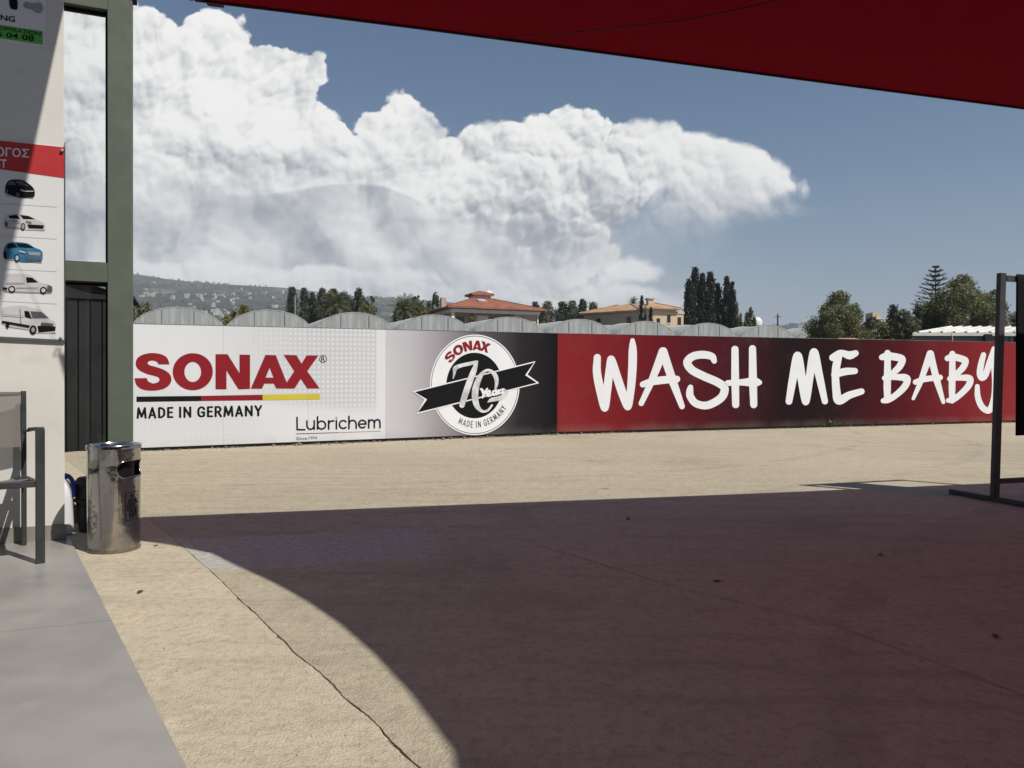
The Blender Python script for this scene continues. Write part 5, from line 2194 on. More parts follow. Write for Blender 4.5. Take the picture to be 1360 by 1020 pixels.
gh0 = green_first()
gl = ['hidden behind the green window frame', 'leftmost in view, square on to the camera', 'second from the green frame', 'third from the green frame, below the palms', 'below the left end of the red roofed house',
      'below the right half of the red roofed house', 'just right of the red roofed house, above the red boards', 'below the tan roofed house', 'below the tall cypresses', 'below the far town, next to last', 'partly hidden by the round olive tree']
for i in range(11):
    o = gh0 if i == 0 else copy_tree(gh0)
    o.location = G0 + gs * (i - 1)
    o['label'] = 'arched plastic greenhouse ' + gl[i]

# ----------------------------------------------------------------------------
# low shed with a white sheet roof on the right
# ----------------------------------------------------------------------------
w0 = at(1212, 441.5, 22.0)
we = Vector((1, -0.05, 0)).normalized()
wb = Vector((3.8, 5.0, 0.50))
wshed = thing('metal_shed', 'low grey metal shed with white ribbed sheet roof behind the red boards', 'shed', flat(w0))
for i in range(11):
    a = w0 + we * (i * 1.0 + 0.001)
    vs, fs = [], []
    prof = [(0.0, 0.0), (0.10, 0.0), (0.13, 0.035), (0.17, 0.035), (0.20, 0.0), (0.43, 0.0), (0.46, 0.035), (0.50, 0.035), (0.53, 0.0), (0.76, 0.0), (0.79, 0.035), (0.83, 0.035), (0.86, 0.0), (0.998, 0.0)]
    for q in (Vector(), wb):
        vs += [a + q + we * x + UP * z for x, z in prof]
    m_ = len(prof)
    fs = [(k, k + 1, m_ + k + 1, m_ + k) for k in range(m_ - 1)]
    MB().add(vs, fs).build('roof_sheet', M_whiteroof, wshed)
MB().bar(w0 - UP * 0.05 + we * 0.0, w0 + we * 11 - UP * 0.05, 0.04, 0.09).build('fascia', M_whiteroof, wshed)
ins = flat(wb).normalized() * 0.12
zt = w0.z - 0.10
for i in range(5):
    a = flat(w0) + ins + we * (0.05 + i * 0.53)
    MB().slab([a, a + we * 0.527, a + we * 0.527 + UP * zt, a + UP * zt], ins * 0.5).build('wall_sheet', M_shedwall, wshed)
a = flat(w0) + ins + we * 0.05
MB().slab([a - we * 0.003, a - we * 0.003 + flat(wb) * 0.92, a - we * 0.003 + flat(wb) * 0.92 + UP * (zt + 0.4), a - we * 0.003 + UP * zt], -we * 0.04).build('wall_sheet', M_shedwall, wshed)
a = flat(w0) + flat(wb) * 0.9 + we * 0.05
MB().slab([a, a + we * 10.9, a + we * 10.9 + UP * (zt + 0.35), a + UP * (zt + 0.35)], ins * 0.5).build('wall_sheet', M_anthra, wshed)
for x in (2.72, 6.6, 10.8):
    p = flat(w0) + ins + we * x
    MB().bar(p, p + UP * zt, 0.08, 0.08).build('post', M_shedwall, wshed)
p = at(1312, 449, 21.85)
MB().box(p, we * 0.10, UP.cross(we) * 0.05, UP * 0.11).build('fuse_box', M_anthra, wshed)
MB().tube([at(1263, 441, 21.8), at(1265, 448, 21.8), flat(at(1265, 448, 21.8))], 0.012, 6).build('downpipe', M_fascia, wshed)

hut0 = at(1113, 449, 27.0)
hut = thing('small_hut', 'small hut with low brown roof peeping over the boards below the olive tree', 'hut', flat(hut0))
MB().box(flat(hut0) + Vector((0.55, 0.5, hut0.z / 2 - 0.06)), (0.5, 0, 0), (0, 0.5, 0), UP * (hut0.z / 2 - 0.06)).build('wall', M_greywall, hut)
b_ = hut0 + Vector((-0.03, -0.05, -0.10))
MB().add([b_, b_ + Vector((1.15, 0, 0)), b_ + Vector((1.15, 1.2, 0)), b_ + Vector((0, 1.2, 0)), b_ + Vector((0.3, 0.6, 0.13)), b_ + Vector((0.85, 0.6, 0.13))],
         [(0, 1, 5, 4), (1, 2, 5), (2, 3, 4, 5), (3, 0, 4), (0, 3, 2, 1)]).build('roof', M_rooftan, hut)

# ----------------------------------------------------------------------------
# the two villas
# ----------------------------------------------------------------------------
def hip_roof(c, ea, eb, la, lb, z, rise, over, name, mat, parent, ridge=None):
    """hip roof over a rectangle (c corner, ea/eb unit axes, la/lb lengths) with a real eave edge"""
    q = [(-over, -over), (la + over, -over), (la + over, lb + over), (-over, lb + over)]
    base_ = [c + ea * a + eb * b + UP * z for a, b in q]
    up_ = [p + UP * 0.16 for p in base_]
    r = ridge if ridge is not None else max(0.0, la - lb)
    if la >= lb:
        k0, k1 = c + ea * (la / 2 - r / 2 - 0.01) + eb * lb / 2, c + ea * (la / 2 + r / 2 + 0.01) + eb * lb / 2
    else:
        k0, k1 = c + ea * la / 2 + eb * (lb / 2 - 0.01), c + ea * la / 2 + eb * (lb / 2 + 0.01)
    k0, k1 = flat(k0) + UP * (z + 0.16 + rise), flat(k1) + UP * (z + 0.16 + rise)
    vs = base_ + up_ + [k0, k1]
    if la >= lb:
        tops = [(4, 5, 9, 8), (5, 6, 9), (6, 7, 8, 9), (7, 4, 8)]
    else:
        tops = [(4, 5, 8), (5, 6, 9, 8), (6, 7, 9), (7, 4, 8, 9)]
    fs = [(3, 2, 1, 0), (0, 1, 5, 4), (1, 2, 6, 5), (2, 3, 7, 6), (3, 0, 4, 7)] + tops
    o = MB().add(vs, fs).build(name, mat, parent)
    rb = MB()
    for i in range(4):
        e = k0 if (i in (0, 3) if la >= lb else i in (0, 1)) else k1
        rb.tube([up_[i] + UP * 0.02, e + UP * 0.03], 0.07, 6)
    rb.build('ridge_tiles', mat, o)
    return o


def in_frame(c, ea, eb):
    def f(a, b, z):
        return c + ea * a + eb * b + UP * z
    return f


def lbox(h, a0, a1, b0, b1, z0, z1, ea, eb, name, mat, parent):
    return MB().box(h((a0 + a1) / 2, (b0 + b1) / 2, (z0 + z1) / 2), ea * (a1 - a0) / 2, eb * (b1 - b0) / 2, UP * (z1 - z0) / 2).build(name, mat, parent)


hc = flat(at(601, 410, 80.0))
ha = Vector((0.93, 0.37, 0)).normalized()
hb_ = Vector((-ha.y, ha.x, 0))
villa = thing('villa', 'two storey villa with red hipped tile roof and small roof lantern', 'house', hc)
h = in_frame(hc, ha, hb_)
HW, HD = 9.7, 11.0
EZ = 7.95
lbox(h, 0.1, HW - 0.1, 1.8, HD, 0, EZ - 0.1, ha, hb_, 'wall', M_pinkwall, villa)
lbox(h, 6.9, HW - 0.05, 0.08, 1.78, 0, EZ - 0.12, ha, hb_, 'wall', M_pinkwall, villa)
lbox(h, 2.7, 4.5, 0.9, 1.78, 0, EZ - 0.14, ha, hb_, 'wall', M_pinkwall, villa)
lbox(h, -0.02, 2.68, 0.0, 1.78, 3.2, 5.4, ha, hb_, 'balcony', M_pinkwall, villa)
lbox(h, 4.52, 6.88, 0.0, 1.78, 3.2, 5.4, ha, hb_, 'balcony', M_pinkwall, villa)
lbox(h, -0.12, 0.18, -0.12, 0.16, 0, EZ - 0.30, ha, hb_, 'column', M_fascia, villa)
lbox(h, HW - 0.1, HW + 0.03, -0.06, 0.06, 0, EZ - 0.30, ha, hb_, 'drainpipe', M_fascia, villa)
lbox(h, -0.2, HW + 0.12, -0.22, 0.0, EZ - 0.42, EZ - 0.06, ha, hb_, 'beam', M_fascia, villa)
lbox(h, -0.22, -0.02, 0.02, HD, EZ - 0.42, EZ - 0.06, ha, hb_, 'beam', M_fascia, villa)
lbox(h, 3.0, 4.2, 0.84, 0.89, 5.5, 7.35, ha, hb_, 'shutter', M_fascia, villa)
for a0, a1 in ((0.9, 1.9), (5.0, 5.7), (6.0, 6.7)):
    wv = lbox(h, a0, a1, 1.72, 1.79, 5.45, 7.2, ha, hb_, 'window', M_darkwin, villa)
    lbox(h, a0 - 0.08, a0 - 0.01, 1.70, 1.79, 5.45, 7.25, ha, hb_, 'frame', M_fascia, wv)
    lbox(h, a1 + 0.01, a1 + 0.08, 1.70, 1.79, 5.45, 7.25, ha, hb_, 'frame', M_fascia, wv)
for b0 in (4.0, 7.5):
    wv = MB().box(h(0.06, b0, 6.2), ha * 0.06, hb_ * 0.5, UP * 0.7).build('window', M_darkwin, villa)
rf = hip_roof(hc, ha, hb_, HW, HD, EZ, 1.75, 0.7, 'roof', M_roofred, villa)
ctr = h(HW / 2, HD / 2, 0)
lc = ctr - ha * 1.0 - hb_ * 1.0
MB().box(ctr + UP * (EZ + 1.62), ha * 0.95, hb_ * 0.95, UP * 0.36).build('lantern', M_fascia, rf)
hip_roof(lc, ha, hb_, 2.0, 2.0, EZ + 1.93, 0.40, 0.30, 'lantern_roof', M_roofred, villa)
lbox(h, 0.75, 1.3, 6.6, 7.2, EZ + 0.2, EZ + 1.75, ha, hb_, 'chimney', M_pinkwall, villa)
dsh = h(6.2, 5.6, EZ + 1.7)
MB().tube([dsh, dsh + UP * 0.7], 0.03, 6).build('aerial', M_galv, villa)
MB().lathe(dsh + UP * 0.7, [(0.01, 0.0), (0.22, 0.03), (0.38, 0.12)], 16, ax=(hb_ * -1 + UP * 0.5).normalized()).build('dish', M_fascia, villa)
pv = h(3.7, 2.3, EZ + 1.05)
MB().slab([pv, pv + ha * 0.9, pv + ha * 0.9 + hb_ * 0.8 + UP * 0.27, pv + hb_ * 0.8 + UP * 0.27], UP * 0.08).build('skylight', M_farwhite, villa)

vc = flat(at(848, 412, 84.0))
va = Vector((-0.75, 0.66, 0)).normalized()
vb = Vector((0.66, 0.75, 0)).normalized()
tv = thing('tan_villa', 'cream villa with tan tile roofs and narrow windows left of the cypresses', 'house', vc)
t_ = in_frame(vc, va, vb)
lbox(t_, 0, 7.3, 0, 5.5, 0, 8.0, va, vb, 'wall', M_greywall, tv)  # greyer render than the cream wing: its shade is put into the colour
hip_roof(vc, va, vb, 7.3, 5.5, 8.02, 1.0, 0.45, 'roof', M_rooftan, tv)
for a0 in (0.95, 5.0):
    wv = lbox(t_, a0, a0 + 0.55, -0.05, 0.02, 6.55, 7.5, va, vb, 'window', M_darkwin, tv)
    lbox(t_, a0 - 0.08, a0 + 0.63, -0.09, -0.002, 6.45, 6.54, va, vb, 'sill', M_fascia, wv)
tc = flat(at(861, 412, 82.5))
ta_ = Vector((0.96, 0.28, 0)).normalized()
tb_ = Vector((-0.28, 0.96, 0)).normalized()
t2 = in_frame(tc, ta_, tb_)
# round-cornered tower wing
pl = []
for i in range(13):
    a = math.pi + math.pi / 2 * i / 12
    pl.append(t2(0.9 + 0.9 * math.cos(a), 0.9 + 0.9 * math.sin(a), 0))
pl += [t2(3.3, 0, 0), t2(3.3, 4.5, 0), t2(0, 4.5, 0)]
MB().prism([(p.x, p.y) for p in pl], 0, 8.15).build('wall', M_creamwall, tv, smooth=True)
hip_roof(tc, ta_, tb_, 3.3, 4.5, 8.17, 0.75, 0.45, 'roof', M_rooftan, tv)
lbox(t2, 3.31, 4.35, 0.25, 4.0, 0, 7.95, ta_, tb_, 'wall', M_creamwall, tv)
lbox(t2, 3.28, 4.42, 0.18, 0.24, 7.75, 8.02, ta_, tb_, 'parapet', M_creamwall, tv)
lbox(t2, 0.75, 1.35, 1.5, 2.1, 8.6, 9.35, ta_, tb_, 'chimney', M_creamwall, tv)
lbox(t2, 0.62, 1.48, 1.4, 2.2, 9.36, 9.5, ta_, tb_, 'chimney_cap', M_rooftan, tv)
for a0, b0, z0 in ((1.0, -0.04, 6.35), (2.25, -0.04, 6.75), (3.65, 0.2, 6.55)):
    wv = lbox(t2, a0, a0 + 0.38, b0, b0 + 0.06, z0, z0 + 0.85, ta_, tb_, 'window', M_darkwin, tv)
    lbox(t2, a0 - 0.06, a0 + 0.44, b0 - 0.03, b0 + 0.035, z0 - 0.09, z0 - 0.01, ta_, tb_, 'sill', M_fascia, wv)
p_ = t2(-0.4, 0.8, 0)
MB().box(flat(p_) + UP * 4.55, ta_ * 0.2, tb_ * 0.2, UP * 4.55).build('stair_tower', M_creamwall, tv)

cb = at(1159.5, 420, 120.0)
cream = thing('cream_block', 'small cream building between the two olive trees', 'house', flat(cb))
MB().box(flat(cb) + UP * (cb.z / 2 + 0.25), (0.62, 0, 0), (0, 1.2, 0), UP * (cb.z / 2 + 0.25)).build('wall', M_creamwall, cream)
MB().box(flat(cb) + Vector((0.35, -0.5, cb.z - 0.55)), (1.1, 0, 0), (0, 1.5, 0), UP * 0.06).build('awning', M_fascia, cream)
MB().box(flat(cb) + Vector((2.0, 1.2, (cb.z - 1.6) / 2)), (3.6, 0, 0), (0, 1.5, 0), UP * (cb.z - 1.6) / 2).build('annex', M_greywall, cream)
lo = flat(cb) + Vector((2.0, 1.2, cb.z - 1.6))
MB().add([lo + Vector((-3.9, -1.8, 0)), lo + Vector((3.9, -1.8, 0)), lo + Vector((3.9, 1.8, 0)), lo + Vector((-3.9, 1.8, 0)), lo + Vector((-2, 0, 0.9)), lo + Vector((2, 0, 0.9))],
         [(0, 1, 5, 4), (1, 2, 5), (2, 3, 4, 5), (3, 0, 4), (0, 3, 2, 1)]).build('roof', M_farroof, cream)

# water tank dome, pole
td = at(1003, 426, 130.0)
tank = thing('white_tank', 'white domed water tank right of the cypresses', 'tank', flat(td))
MB().lathe(flat(td), [(0.9, 0), (0.9, td.z - 0.8)], 16).build('tower', M_greywall, tank, smooth=True)
MB().lathe(flat(td) + UP * (td.z - 0.8), [(1.15, 0), (1.2, 0.6), (1.05, 1.0), (0.7, 1.35), (0.001, 1.5)], 20).build('dome', M_fascia, tank, smooth=True)
for px, yt, dd, lab in ((1033, 417, 110.0, 'dark utility pole standing before the far town'), (392, 392, 92.0, 'thin grey pole among the tall trees')):
    pb_ = at(px, yt, dd)
    pole = thing('utility_pole', lab, 'pole', flat(pb_))
    MB().tube([flat(pb_), pb_], [0.16, 0.11], 8).build('shaft', M_bark if px > 1000 else M_galv, pole)
    if px > 1000:
        MB().bar(pb_ - UP * 0.4 - Vector((0.5, 0, 0)), pb_ - UP * 0.4 + Vector((0.5, 0, 0)), 0.08, 0.08).build('crossarm', M_bark, pole)

# ----------------------------------------------------------------------------
# trees
# ----------------------------------------------------------------------------
def clumps(rng, lobes, per, leaf, tight=0.30, shell=0.55):
    """leaf positions: little clusters spread over the outer part of each lobe"""
    out = []
    for (c, r) in lobes:
        nc = max(5, int(per / 26))
        d = rng.normal(size=(nc, 3))
        d /= np.linalg.norm(d, axis=1)[:, None]
        rad = rng.uniform(shell, 1.0, nc)[:, None]
        cen = d * rad * r
        k = int(per / nc)
        P = np.repeat(cen, k, axis=0) + rng.normal(size=(nc * k, 3)) * (np.array(r) * tight)[None, :] * 0.6
        out.append(P + np.array(c))
    return np.concatenate(out)


def limbs(base, tops, r0, mat, parent, rng):
    m = MB()
    fork = base + UP * ((max(t.z for t in tops) - base.z) * 0.35)
    m.tube([base, base.lerp(fork, 0.5) + Vector((rng.normal() * r0, rng.normal() * r0, 0)), fork], [r0, r0 * 0.85, r0 * 0.7], 8)
    for t in tops:
        mid = fork.lerp(t, 0.5) + Vector((rng.normal(), rng.normal(), 0)) * r0 * 1.2
        m.tube([fork, mid, t], [r0 * 0.55, r0 * 0.3, r0 * 0.1], 6)
    return m.build('trunk', mat, parent, smooth='all')


TREE_SEED = [100]


def broad_tree(name, label, px, ytop, dist, wpx, mat, group, zlow=None, nl=13, per=900, leaf=0.09, droop=0.0, cat='tree'):
    """round-headed tree of uneven lobes; top and width measured in the photograph"""
    TREE_SEED[0] += 1
    rng = np.random.default_rng(TREE_SEED[0])
    top = at(px, ytop, dist)
    base = flat(top)
    wr = wpx / FOCAL * dist / 2
    zt = top.z
    zl = zlow if zlow is not None else zt * 0.25
    t = thing(name, label, cat, base, group)
    hz_ = (zt - zl) / 2
    lobes = []
    for i in range(nl):
        a = 2.399 * i + rng.uniform(-0.4, 0.4)
        v = -0.9 + 1.75 * (i + 0.5) / nl
        rr = math.sqrt(max(0.05, 1 - v * v)) * 0.62
        f = rng.uniform(0.24, 0.42)
        c = (wr * rr * math.cos(a) * rng.uniform(0.70, 1.30), wr * rr * math.sin(a) * rng.uniform(0.8, 1.2), zl + hz_ + hz_ * v * rng.uniform(0.60, 0.80))
        lobes.append((c, (wr * f, wr * f, max(wr * f * 0.85, hz_ * 0.26))))
    lobes.append(((0, 0, zl + hz_), (wr * 0.55, wr * 0.55, hz_ * 0.7)))
    lobes.append(((rng.uniform(-0.15, 0.15) * wr, 0, zt - hz_ * 0.22), (wr * 0.28, wr * 0.28, hz_ * 0.22)))
    P = clumps(rng, lobes, per, leaf)
    # stray sprigs break the outline
    ns = len(P) // 40
    d = rng.normal(size=(ns, 3))
    d /= np.linalg.norm(d, axis=1)[:, None]
    sp = np.array([0, 0, zl + hz_]) + d * np.array([wr, wr, hz_]) * rng.uniform(0.85, 1.08, ns)[:, None]
    P = np.concatenate([P, sp[:0]])
    P = P[P[:, 2] < zt * 1.01]
    Vl, Fl = leaf_cloud(P, leaf, rng, 0.42)
    np_mesh('crown', Vl, Fl, mat, t)
    tops = [base + Vector(lobes[i][0]) for i in range(0, len(lobes), 3)]
    limbs(base, tops, max(0.08, wr * 0.07), M_bark, t, rng)
    return t


def column_tree(name, label, px, ytop, dist, wpx, mat, group, zlow=1.5, per=3000, leaf=0.13, pointed=0.5, cat='tree', up=0.6, ragged=0.15, shape=4.0):
    """tall narrow crown: spindle of upswept sprays"""
    TREE_SEED[0] += 1
    rng = np.random.default_rng(TREE_SEED[0])
    top = at(px, ytop, dist)
    base = flat(top)
    wr = wpx / FOCAL * dist / 2
    zt = top.z
    t = thing(name, label, cat, base, group)
    nc = per // 22
    s = rng.uniform(0, 1, nc) ** 0.85
    prof = (1 - s ** shape) ** 0.6
    prof = np.where(s < 0.12, prof * (0.55 + s / 0.12 * 0.45), prof)
    ang = rng.uniform(0, 2 * math.pi, nc)
    lump = 1 + ragged * np.sin(ang * 2 + s * 19 + rng.uniform(0, 6)) + ragged * 0.8 * np.sin(s * 37 + ang)
    rad = wr * np.maximum(prof, 0.03) * rng.uniform(0.55, 1.0, nc) * lump
    C = np.stack([rad * np.cos(ang), rad * np.sin(ang), zlow + (zt - zlow) * s], 1)
    k = 22
    P = np.repeat(C, k, axis=0) + rng.normal(size=(nc * k, 3)) * np.array([wr * 0.13, wr * 0.13, wr * 0.32])
    P = P[P[:, 2] < zt + leaf]
    Vl, Fl = leaf_cloud(P, leaf, rng, 0.36, up)
    np_mesh('crown', Vl, Fl, mat, t)
    MB().tube([base, base + UP * zt * 0.5, base + UP * zt * 0.93], [0.22, 0.12, 0.03], 8).build('trunk', M_bark, t, smooth='all')
    return t


def palm(label, px, ycrown, dist, rpx, group, nf=34, droop=0.55):
    TREE_SEED[0] += 1
    rng = np.random.default_rng(TREE_SEED[0])
    hub = at(px, ycrown, dist)
    base = flat(hub)
    t = thing('palm_tree', label, 'palm', base, group)
    Lf = rpx / FOCAL * dist * 1.25
    MB().tube([base, base.lerp(hub, 0.5) + Vector((0.1, 0, 0)), hub], [0.26, 0.21, 0.19], 10).build('trunk', M_palmbark, t, smooth='all')
    Vs, Fs = [], []
    for i in range(nf):
        a = 2.399 * i
        el = math.radians(85 - 105 * (i + 0.5) / nf) + rng.normal() * 0.08
        d = Vector((math.cos(a), math.sin(a), 0))
        pts = []
        for k in range(11):
            s = k / 10
            ca = el - droop * 1.6 * s * s
            if k == 0:
                p = Vector((0, 0, 0))
            else:
                p = pts[-1] + (d * math.cos(ca) + UP * math.sin(ca)) * (Lf / 10)
            pts.append(p)
        sd_ = Vector((-d.y, d.x, 0))
        for k in range(1, 11):
            for sgn in (-1, 1):
                for q in (0.0, 0.5):
                    p = pts[k - 1].lerp(pts[k], q)
                    fw = (pts[k] - pts[k - 1]).normalized()
                    ll = Lf * 0.24 * math.sin(math.pi * min(1.0, (k + q) / 11) ** 0.7) + 0.05
                    tip_ = p + (sd_ * sgn * 0.8 + fw * 0.65 - UP * 0.28 + UP * rng.normal() * 0.1) * ll
                    w = fw * (Lf * 0.018)
                    b = len(Vs)
                    Vs += [tuple(p - w), tuple(p + w), tuple(tip_ + w * 0.2), tuple(tip_ - w * 0.2)]
                    Fs.append((b, b + 1, b + 2, b + 3))
    Vn = np.array(Vs)
    np_mesh('fronds', Vn + np.array([0, 0, hub.z]), np.array(Fs), L_palm, t)
    return t


GT = 'trees beyond the greenhouses'
# far left
broad_tree('olive_tree', 'grey green olive tree just right of the green post', 190, 401, 75, 52, L_olive, GT, per=420, leaf=0.15)
broad_tree('citrus_tree', 'yellowish citrus tree above the second greenhouse', 322, 406, 70, 60, L_citrus, GT, per=380, leaf=0.15, nl=10)
broad_tree('citrus_tree', 'yellow green citrus tree right of the palm among the tall trees', 488, 406, 72, 52, L_citrus, GT, per=380, leaf=0.15, nl=10)
broad_tree('citrus_tree', 'low citrus tree left of the red roofed villa', 566, 413, 72, 44, L_citrus, GT, per=320, leaf=0.15, nl=9)
broad_tree('dark_tree', 'low dark tree behind the second greenhouse', 350, 411, 95, 70, L_hedge, GT, per=300, leaf=0.2, nl=9)
tall = [(388, 383, 17, 'leftmost tall narrow dark tree'), (404, 384, 15, 'second tall narrow tree from the left'), (415, 390, 11, 'short slim tree third from the left in the tall group'),
        (428, 384, 19, 'fourth tall tree, with a thick crown, left of the palm'), (442, 385, 19, 'fifth tall tree, right behind the palm'), (458, 390, 22, 'lower broad tree right of the palm')]
for px, y, w, lab in tall:
    column_tree('casuarina_tree', lab + ' beyond the greenhouses', px, y, 100 + (px % 7), w, L_dark, GT, per=5200, leaf=0.17, shape=6.0, zlow=2.0, up=0.3, ragged=0.25)
broad_tree('casuarina_tree', 'tallest broad dark tree at the right of the tall group', 477, 380.5, 98, 34, L_dark, GT, per=520, leaf=0.17, nl=11, zlow=3.0)
broad_tree('casuarina_tree', 'thin lighter tree right of the tallest broad one', 496, 392, 104, 22, L_olive2, GT, per=170, leaf=0.16, nl=8, zlow=4.0)
palm('feathery date palm in the middle of the tall tree group', 447, 405, 84, 21, GT)
palm('big date palm left of the red roofed villa', 538, 411, 84, 21, GT)
palm('date palm half hidden beside the villa chimney', 556, 412, 88, 15, GT)
palm('small palm behind the tan roofed villa', 841, 402.5, 105, 9, GT, nf=26)
palm('palm behind the white roofed shed at the right edge', 1347, 428, 60, 17, GT)
for px, y, w, lab in ((552, 392, 34, 'dark tree behind the date palms'), (578, 389, 36, 'dark tree directly behind the villa chimney'), (532, 401, 30, 'low dark tree behind the big date palm')):
    broad_tree('dark_tree', lab, px, y, 118, w, L_dark, GT, per=420, leaf=0.2, nl=10, zlow=3.0)
for i, (px, y, w) in enumerate([(711, 402, 15), (727, 402, 24), (747, 402, 21), (760, 401, 17), (773, 399, 17), (787, 403, 20)]):
    lab = ['first slim tree right of the red roofed villa', 'second, broad tree right of the red roofed villa', 'third tree between the two villas', 'fourth tree between the two villas',
           'fifth and tallest tree between the two villas', 'sixth tree, nearest the tan roofed villa'][i]
    column_tree('casuarina_tree', 'dark grey green ' + lab, px, y, 112, w, L_dark if i % 2 == 0 else L_olive2, GT, per=4800, leaf=0.18, shape=6.0, zlow=2.5, up=0.2, ragged=0.22)
for px, y, w, lab in ((626, 421, 24, 'bush in front of the villa balcony'), (660, 417, 22, 'bush right of the villa shutter'), (694, 421, 22, 'low bush below the right wall of the villa')):
    broad_tree('garden_bush', 'green ' + lab, px, y, 76, w, L_citrus, 'bushes before the red roofed villa', per=260, leaf=0.12, nl=8, zlow=3.5, cat='bush')
# cypresses
cyp = [(915, 372, 18, 'leftmost lower cypress of the group'), (923.5, 356.5, 22, 'tallest cypress, second from the left'), (933, 364, 17, 'third cypress, shoulder to shoulder with the tallest'), (943, 363, 19, 'fourth cypress, with a thin tip'),
       (953.5, 378, 17, 'fifth, shorter cypress'), (965.5, 368.5, 17, 'sixth cypress, with a sharp tip'), (973, 376, 13, 'rightmost slim cypress')]
for px, y, w, lab in cyp:
    column_tree('cypress_tree', lab + ' right of the tan roofed villa', px, y, 92 + (px * 7 % 5), w, L_cyp, 'tall cypresses', per=6500, leaf=0.15, shape=2.6, zlow=0.5, up=1.4, ragged=0.10)
for px, y, w, lab in ((852.5, 393.5, 9, 'slender cypress before the gap of the tan roofed villa'), (864.5, 409, 8, 'short cypress before the tower wing of the tan roofed villa'), (857, 419, 5, 'smallest cypress between the other two by the tan roofed villa')):
    column_tree('cypress_tree', lab, px, y, 78, w, L_cyp, 'small cypresses by the tan villa', per=2600, leaf=0.11, shape=2.4, zlow=0.5, up=1.4, ragged=0.08)
for px, y, w, lab in ((980, 403, 22, 'olive coloured tree just right of the cypresses'), (996, 408, 20, 'lower olive coloured tree before the white tank')):
    broad_tree('olive_tree', lab, px, y, 105, w, L_olive2, GT, per=420, leaf=0.17, nl=10, zlow=3.0)
# near olives on the right
broad_tree('olive_tree', 'round olive tree standing alone left of the white roofed shed', 1113, 387, 45, 88, L_olive, 'olive trees behind the red boards', per=1900, leaf=0.07, nl=15, zlow=1.2)
broad_tree('olive_tree', 'low olive bush filling the gap right of the round olive tree', 1158, 420, 46, 64, L_olive2, 'olive trees behind the red boards', per=700, leaf=0.085, nl=11, zlow=1.0)
broad_tree('olive_tree', 'low shaggy olive left of the big one', 1200, 412, 44, 56, L_olive2, 'olive trees behind the red boards', per=800, leaf=0.085, nl=11, zlow=1.0)
broad_tree('olive_tree', 'medium olive on the left flank of the big one', 1226, 402, 45, 62, L_olive, 'olive trees behind the red boards', per=900, leaf=0.085, nl=12, zlow=1.2)
broad_tree('olive_tree', 'biggest olive tree above the white roofed shed', 1276, 365.5, 44, 108, L_olive, 'olive trees behind the red boards', per=2100, leaf=0.07, nl=17, zlow=1.5)
broad_tree('olive_tree', 'olive tree beside the rack post, right of the biggest', 1315, 386, 47, 62, L_olive2, 'olive trees behind the red boards', per=900, leaf=0.085, nl=12, zlow=1.5)
column_tree('fir_tree', 'small dark fir rising between the olive trees', 1186, 407, 62, 26, L_pine, GT, per=2600, leaf=0.13, shape=1.6, zlow=1.5, up=0.0, ragged=0.3)

# Norfolk pine: tiers of upturned branches
npx = at(1243, 352.5, 62.0)
pine = thing('norfolk_pine', 'tiered dark Norfolk pine rising behind the big olive tree', 'tree', flat(npx), GT)
nb_ = flat(npx)
MB().tube([nb_, nb_ + UP * npx.z * 0.98], [0.18, 0.03], 8).build('trunk', M_bark, pine)
rngp = np.random.default_rng(5)
PV = []
tiers = 17
for k in range(tiers):
    s = k / (tiers - 1)
    z = npx.z * (0.40 + 0.585 * s)
    Lb = (1 - s) ** 0.8 * 2.4 + 0.22
    nbr = 6
    bm_ = MB()
    for j in range(nbr):
        a = 2 * math.pi * (j / nbr) + k * 0.55
        d = np.array([math.cos(a), math.sin(a), 0])
        for q in np.linspace(0.12, 1.0, int(9 + Lb * 10)):
            zz = z + Lb * (0.02 * q + 0.22 * q * q)
            c = d * Lb * q + np.array([0, 0, zz])
            PV.append(c + rngp.normal(size=(5, 3)) * np.array([0.045, 0.045, 0.03]))
PV = np.concatenate(PV)
Vl, Fl = leaf_cloud(PV, 0.06, rngp, 0.4, 0.5)
np_mesh('crown', Vl, Fl, L_pine, pine)

# ----------------------------------------------------------------------------
# houses on the far hillside and the far town
# ----------------------------------------------------------------------------
rngh = np.random.default_rng(11)


def far_house_mesh(k):
    m = MB()
    w, d, hh = [(11, 8, 6.5), (9, 9, 4.5), (15, 8, 7.5), (8, 7, 9)][k]
    m.box((0, 0, hh / 2 - 1), (w / 2, 0, 0), (0, d / 2, 0), (0, 0, hh / 2 + 1))
    return m, (w, d, hh)


protos = []
for k in range(4):
    m, (w, d, hh) = far_house_mesh(k)
    root = thing('far_house', '', 'house', (0, 0, 0))
    body_ = m.build('wall', M_farwhite, root)
    if k == 0:
        z = hh
        o_ = 0.5
        MB().add([(-w / 2 - o_, -d / 2 - o_, z), (w / 2 + o_, -d / 2 - o_, z), (w / 2 + o_, d / 2 + o_, z), (-w / 2 - o_, d / 2 + o_, z), (-w / 4, 0, z + 1.9), (w / 4, 0, z + 1.9)],
                 [(0, 1, 5, 4), (1, 2, 5), (2, 3, 4, 5), (3, 0, 4), (0, 3, 2, 1)]).build('roof', M_farroof, root)
    else:
        MB().box((w * 0.2, 0, hh + 0.9), (1.5, 0, 0), (0, 1.5, 0), (0, 0, 0.9)).build('roof_tank', M_farwhite, root)
    MB().box((-w * 0.22, -d / 2 - 0.03, hh * 0.55), (0.9, 0, 0), (0, 0.06, 0), (0, 0, 0.8)).build('window', M_darkwin, root)
    MB().box((w * 0.22, -d / 2 - 0.03, hh * 0.55), (0.9, 0, 0), (0, 0.06, 0), (0, 0, 0.8)).build('window', M_darkwin, root)
    protos.append(root)
spots = []
tries = 0
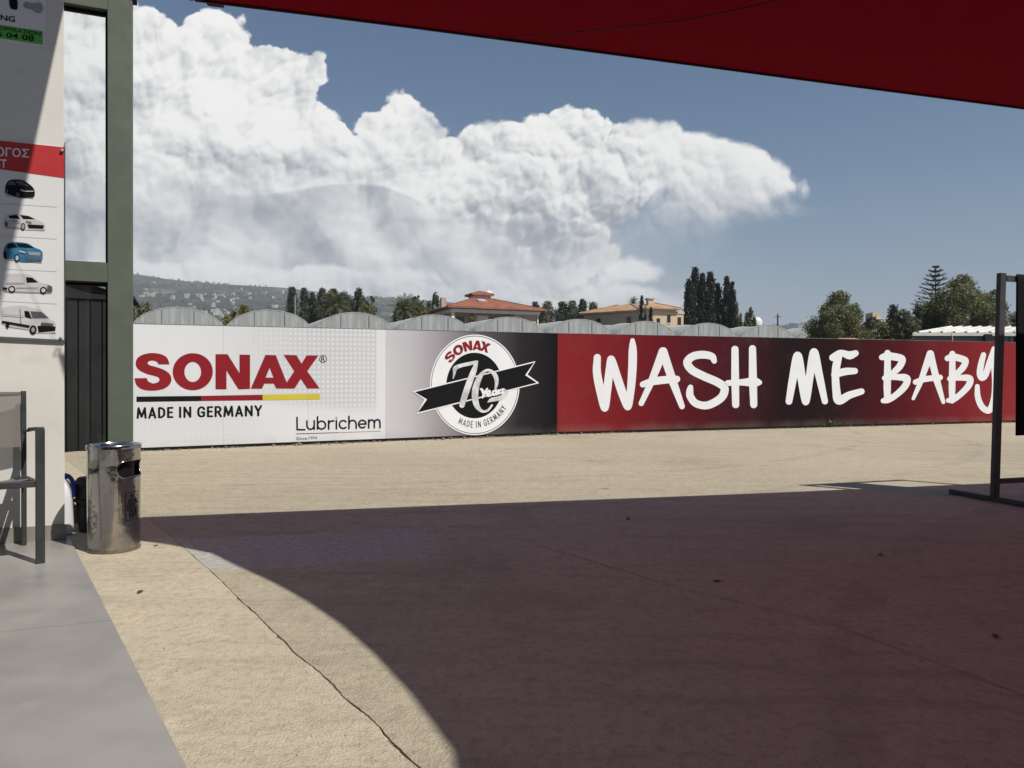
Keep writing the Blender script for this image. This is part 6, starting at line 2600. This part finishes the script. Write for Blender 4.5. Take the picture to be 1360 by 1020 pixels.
while len(spots) < 165 and tries < 9000:
    tries += 1
    zone = rngh.uniform()
    if zone < 0.52:
        px, Y = rngh.normal(275, 55), rngh.uniform(900, 1500)
    elif zone < 0.72:
        px, Y = rngh.uniform(180, 560), rngh.uniform(1300, 2150)
    elif zone < 0.78:
        px, Y = rngh.uniform(88, 175), rngh.uniform(900, 1700)
    else:
        px, Y = rngh.uniform(985, 1100), rngh.uniform(900, 2250)
    if px < 85 or px > 1110:
        continue
    X = (px - 680) / FOCAL * Y
    if all((X - a) ** 2 + (Y - b) ** 2 > 13 ** 2 for a, b, _ in spots):
        spots.append((X, Y, 0 if px < 700 else 1))
for i, (X, Y, town) in enumerate(spots):
    k = [0, 1, 2, 1, 3, 2, 1, 3, 2][i % 9] if i >= 4 else i
    o = protos[k] if i < 4 else copy_tree(protos[k])
    o.location = (X, Y, hill_z(X, Y) - 0.6)
    o.rotation_euler = (0, 0, rngh.uniform(-0.7, 0.7))
    s = rngh.uniform(0.40, 0.75)
    o.scale = (s, s, s * rngh.uniform(0.8, 1.1))
    if town:
        o['label'] = 'small pale house of the far town right of the cypresses'
        o['group'] = 'houses of the far town'
    else:
        o['label'] = 'small pale house scattered on the far left hillside'
        o['group'] = 'houses on the far hillside'

# scrub and groves on the far slopes, one mass
PT = []
for i in range(5200):
    px, Y = rngh.uniform(60, 1400), 450 + 1900 * rngh.uniform() ** 1.2
    X = (px - 680) / FOCAL * Y
    if math.sin(X * 0.013 + Y * 0.006) + math.sin(Y * 0.017 - X * 0.004) + rngh.normal() * 0.7 < 0.1:
        continue
    r = rngh.uniform(2.0, 4.8)
    z = hill_z(X, Y)
    n_ = 14
    d = rngh.normal(size=(n_, 3))
    d /= np.linalg.norm(d, axis=1)[:, None]
    d[:, 2] = np.abs(d[:, 2])
    PT.append(np.array([X, Y, z]) + d * np.array([r, r, r * 1.2]) * rngh.uniform(0.4, 1, n_)[:, None])
PT = np.concatenate(PT)
Vl, Fl = leaf_cloud(PT, 1.7, rngh, 0.8)
L_scrub = leaf_mat('far_scrub', (0.045, 0.055, 0.035), 0.4)
tag(np_mesh('far_scrub', Vl, Fl, L_scrub), 'dark scrub and groves covering the far hillside', 'scrub', kind='stuff')

# ----------------------------------------------------------------------------
# the air
# ----------------------------------------------------------------------------
hzm = bpy.data.materials.new('air')
hzm.use_nodes = True
hzm.node_tree.nodes.clear()
pv_ = hzm.node_tree.nodes.new('ShaderNodeVolumePrincipled')
pv_.inputs['Color'].default_value = (0.77, 0.85, 0.95, 1)
pv_.inputs['Density'].default_value = 0.00027
pv_.inputs['Anisotropy'].default_value = 0.0
ho = hzm.node_tree.nodes.new('ShaderNodeOutputMaterial')
hzm.node_tree.links.new(pv_.outputs[0], ho.inputs['Volume'])
hz_o = MB().box((0, 300, 159), (6300, 0, 0), (0, 6300, 0), (0, 0, 161)).build('haze', hzm)
tag(hz_o, 'thin blue haze over the plain', 'haze', kind='stuff')
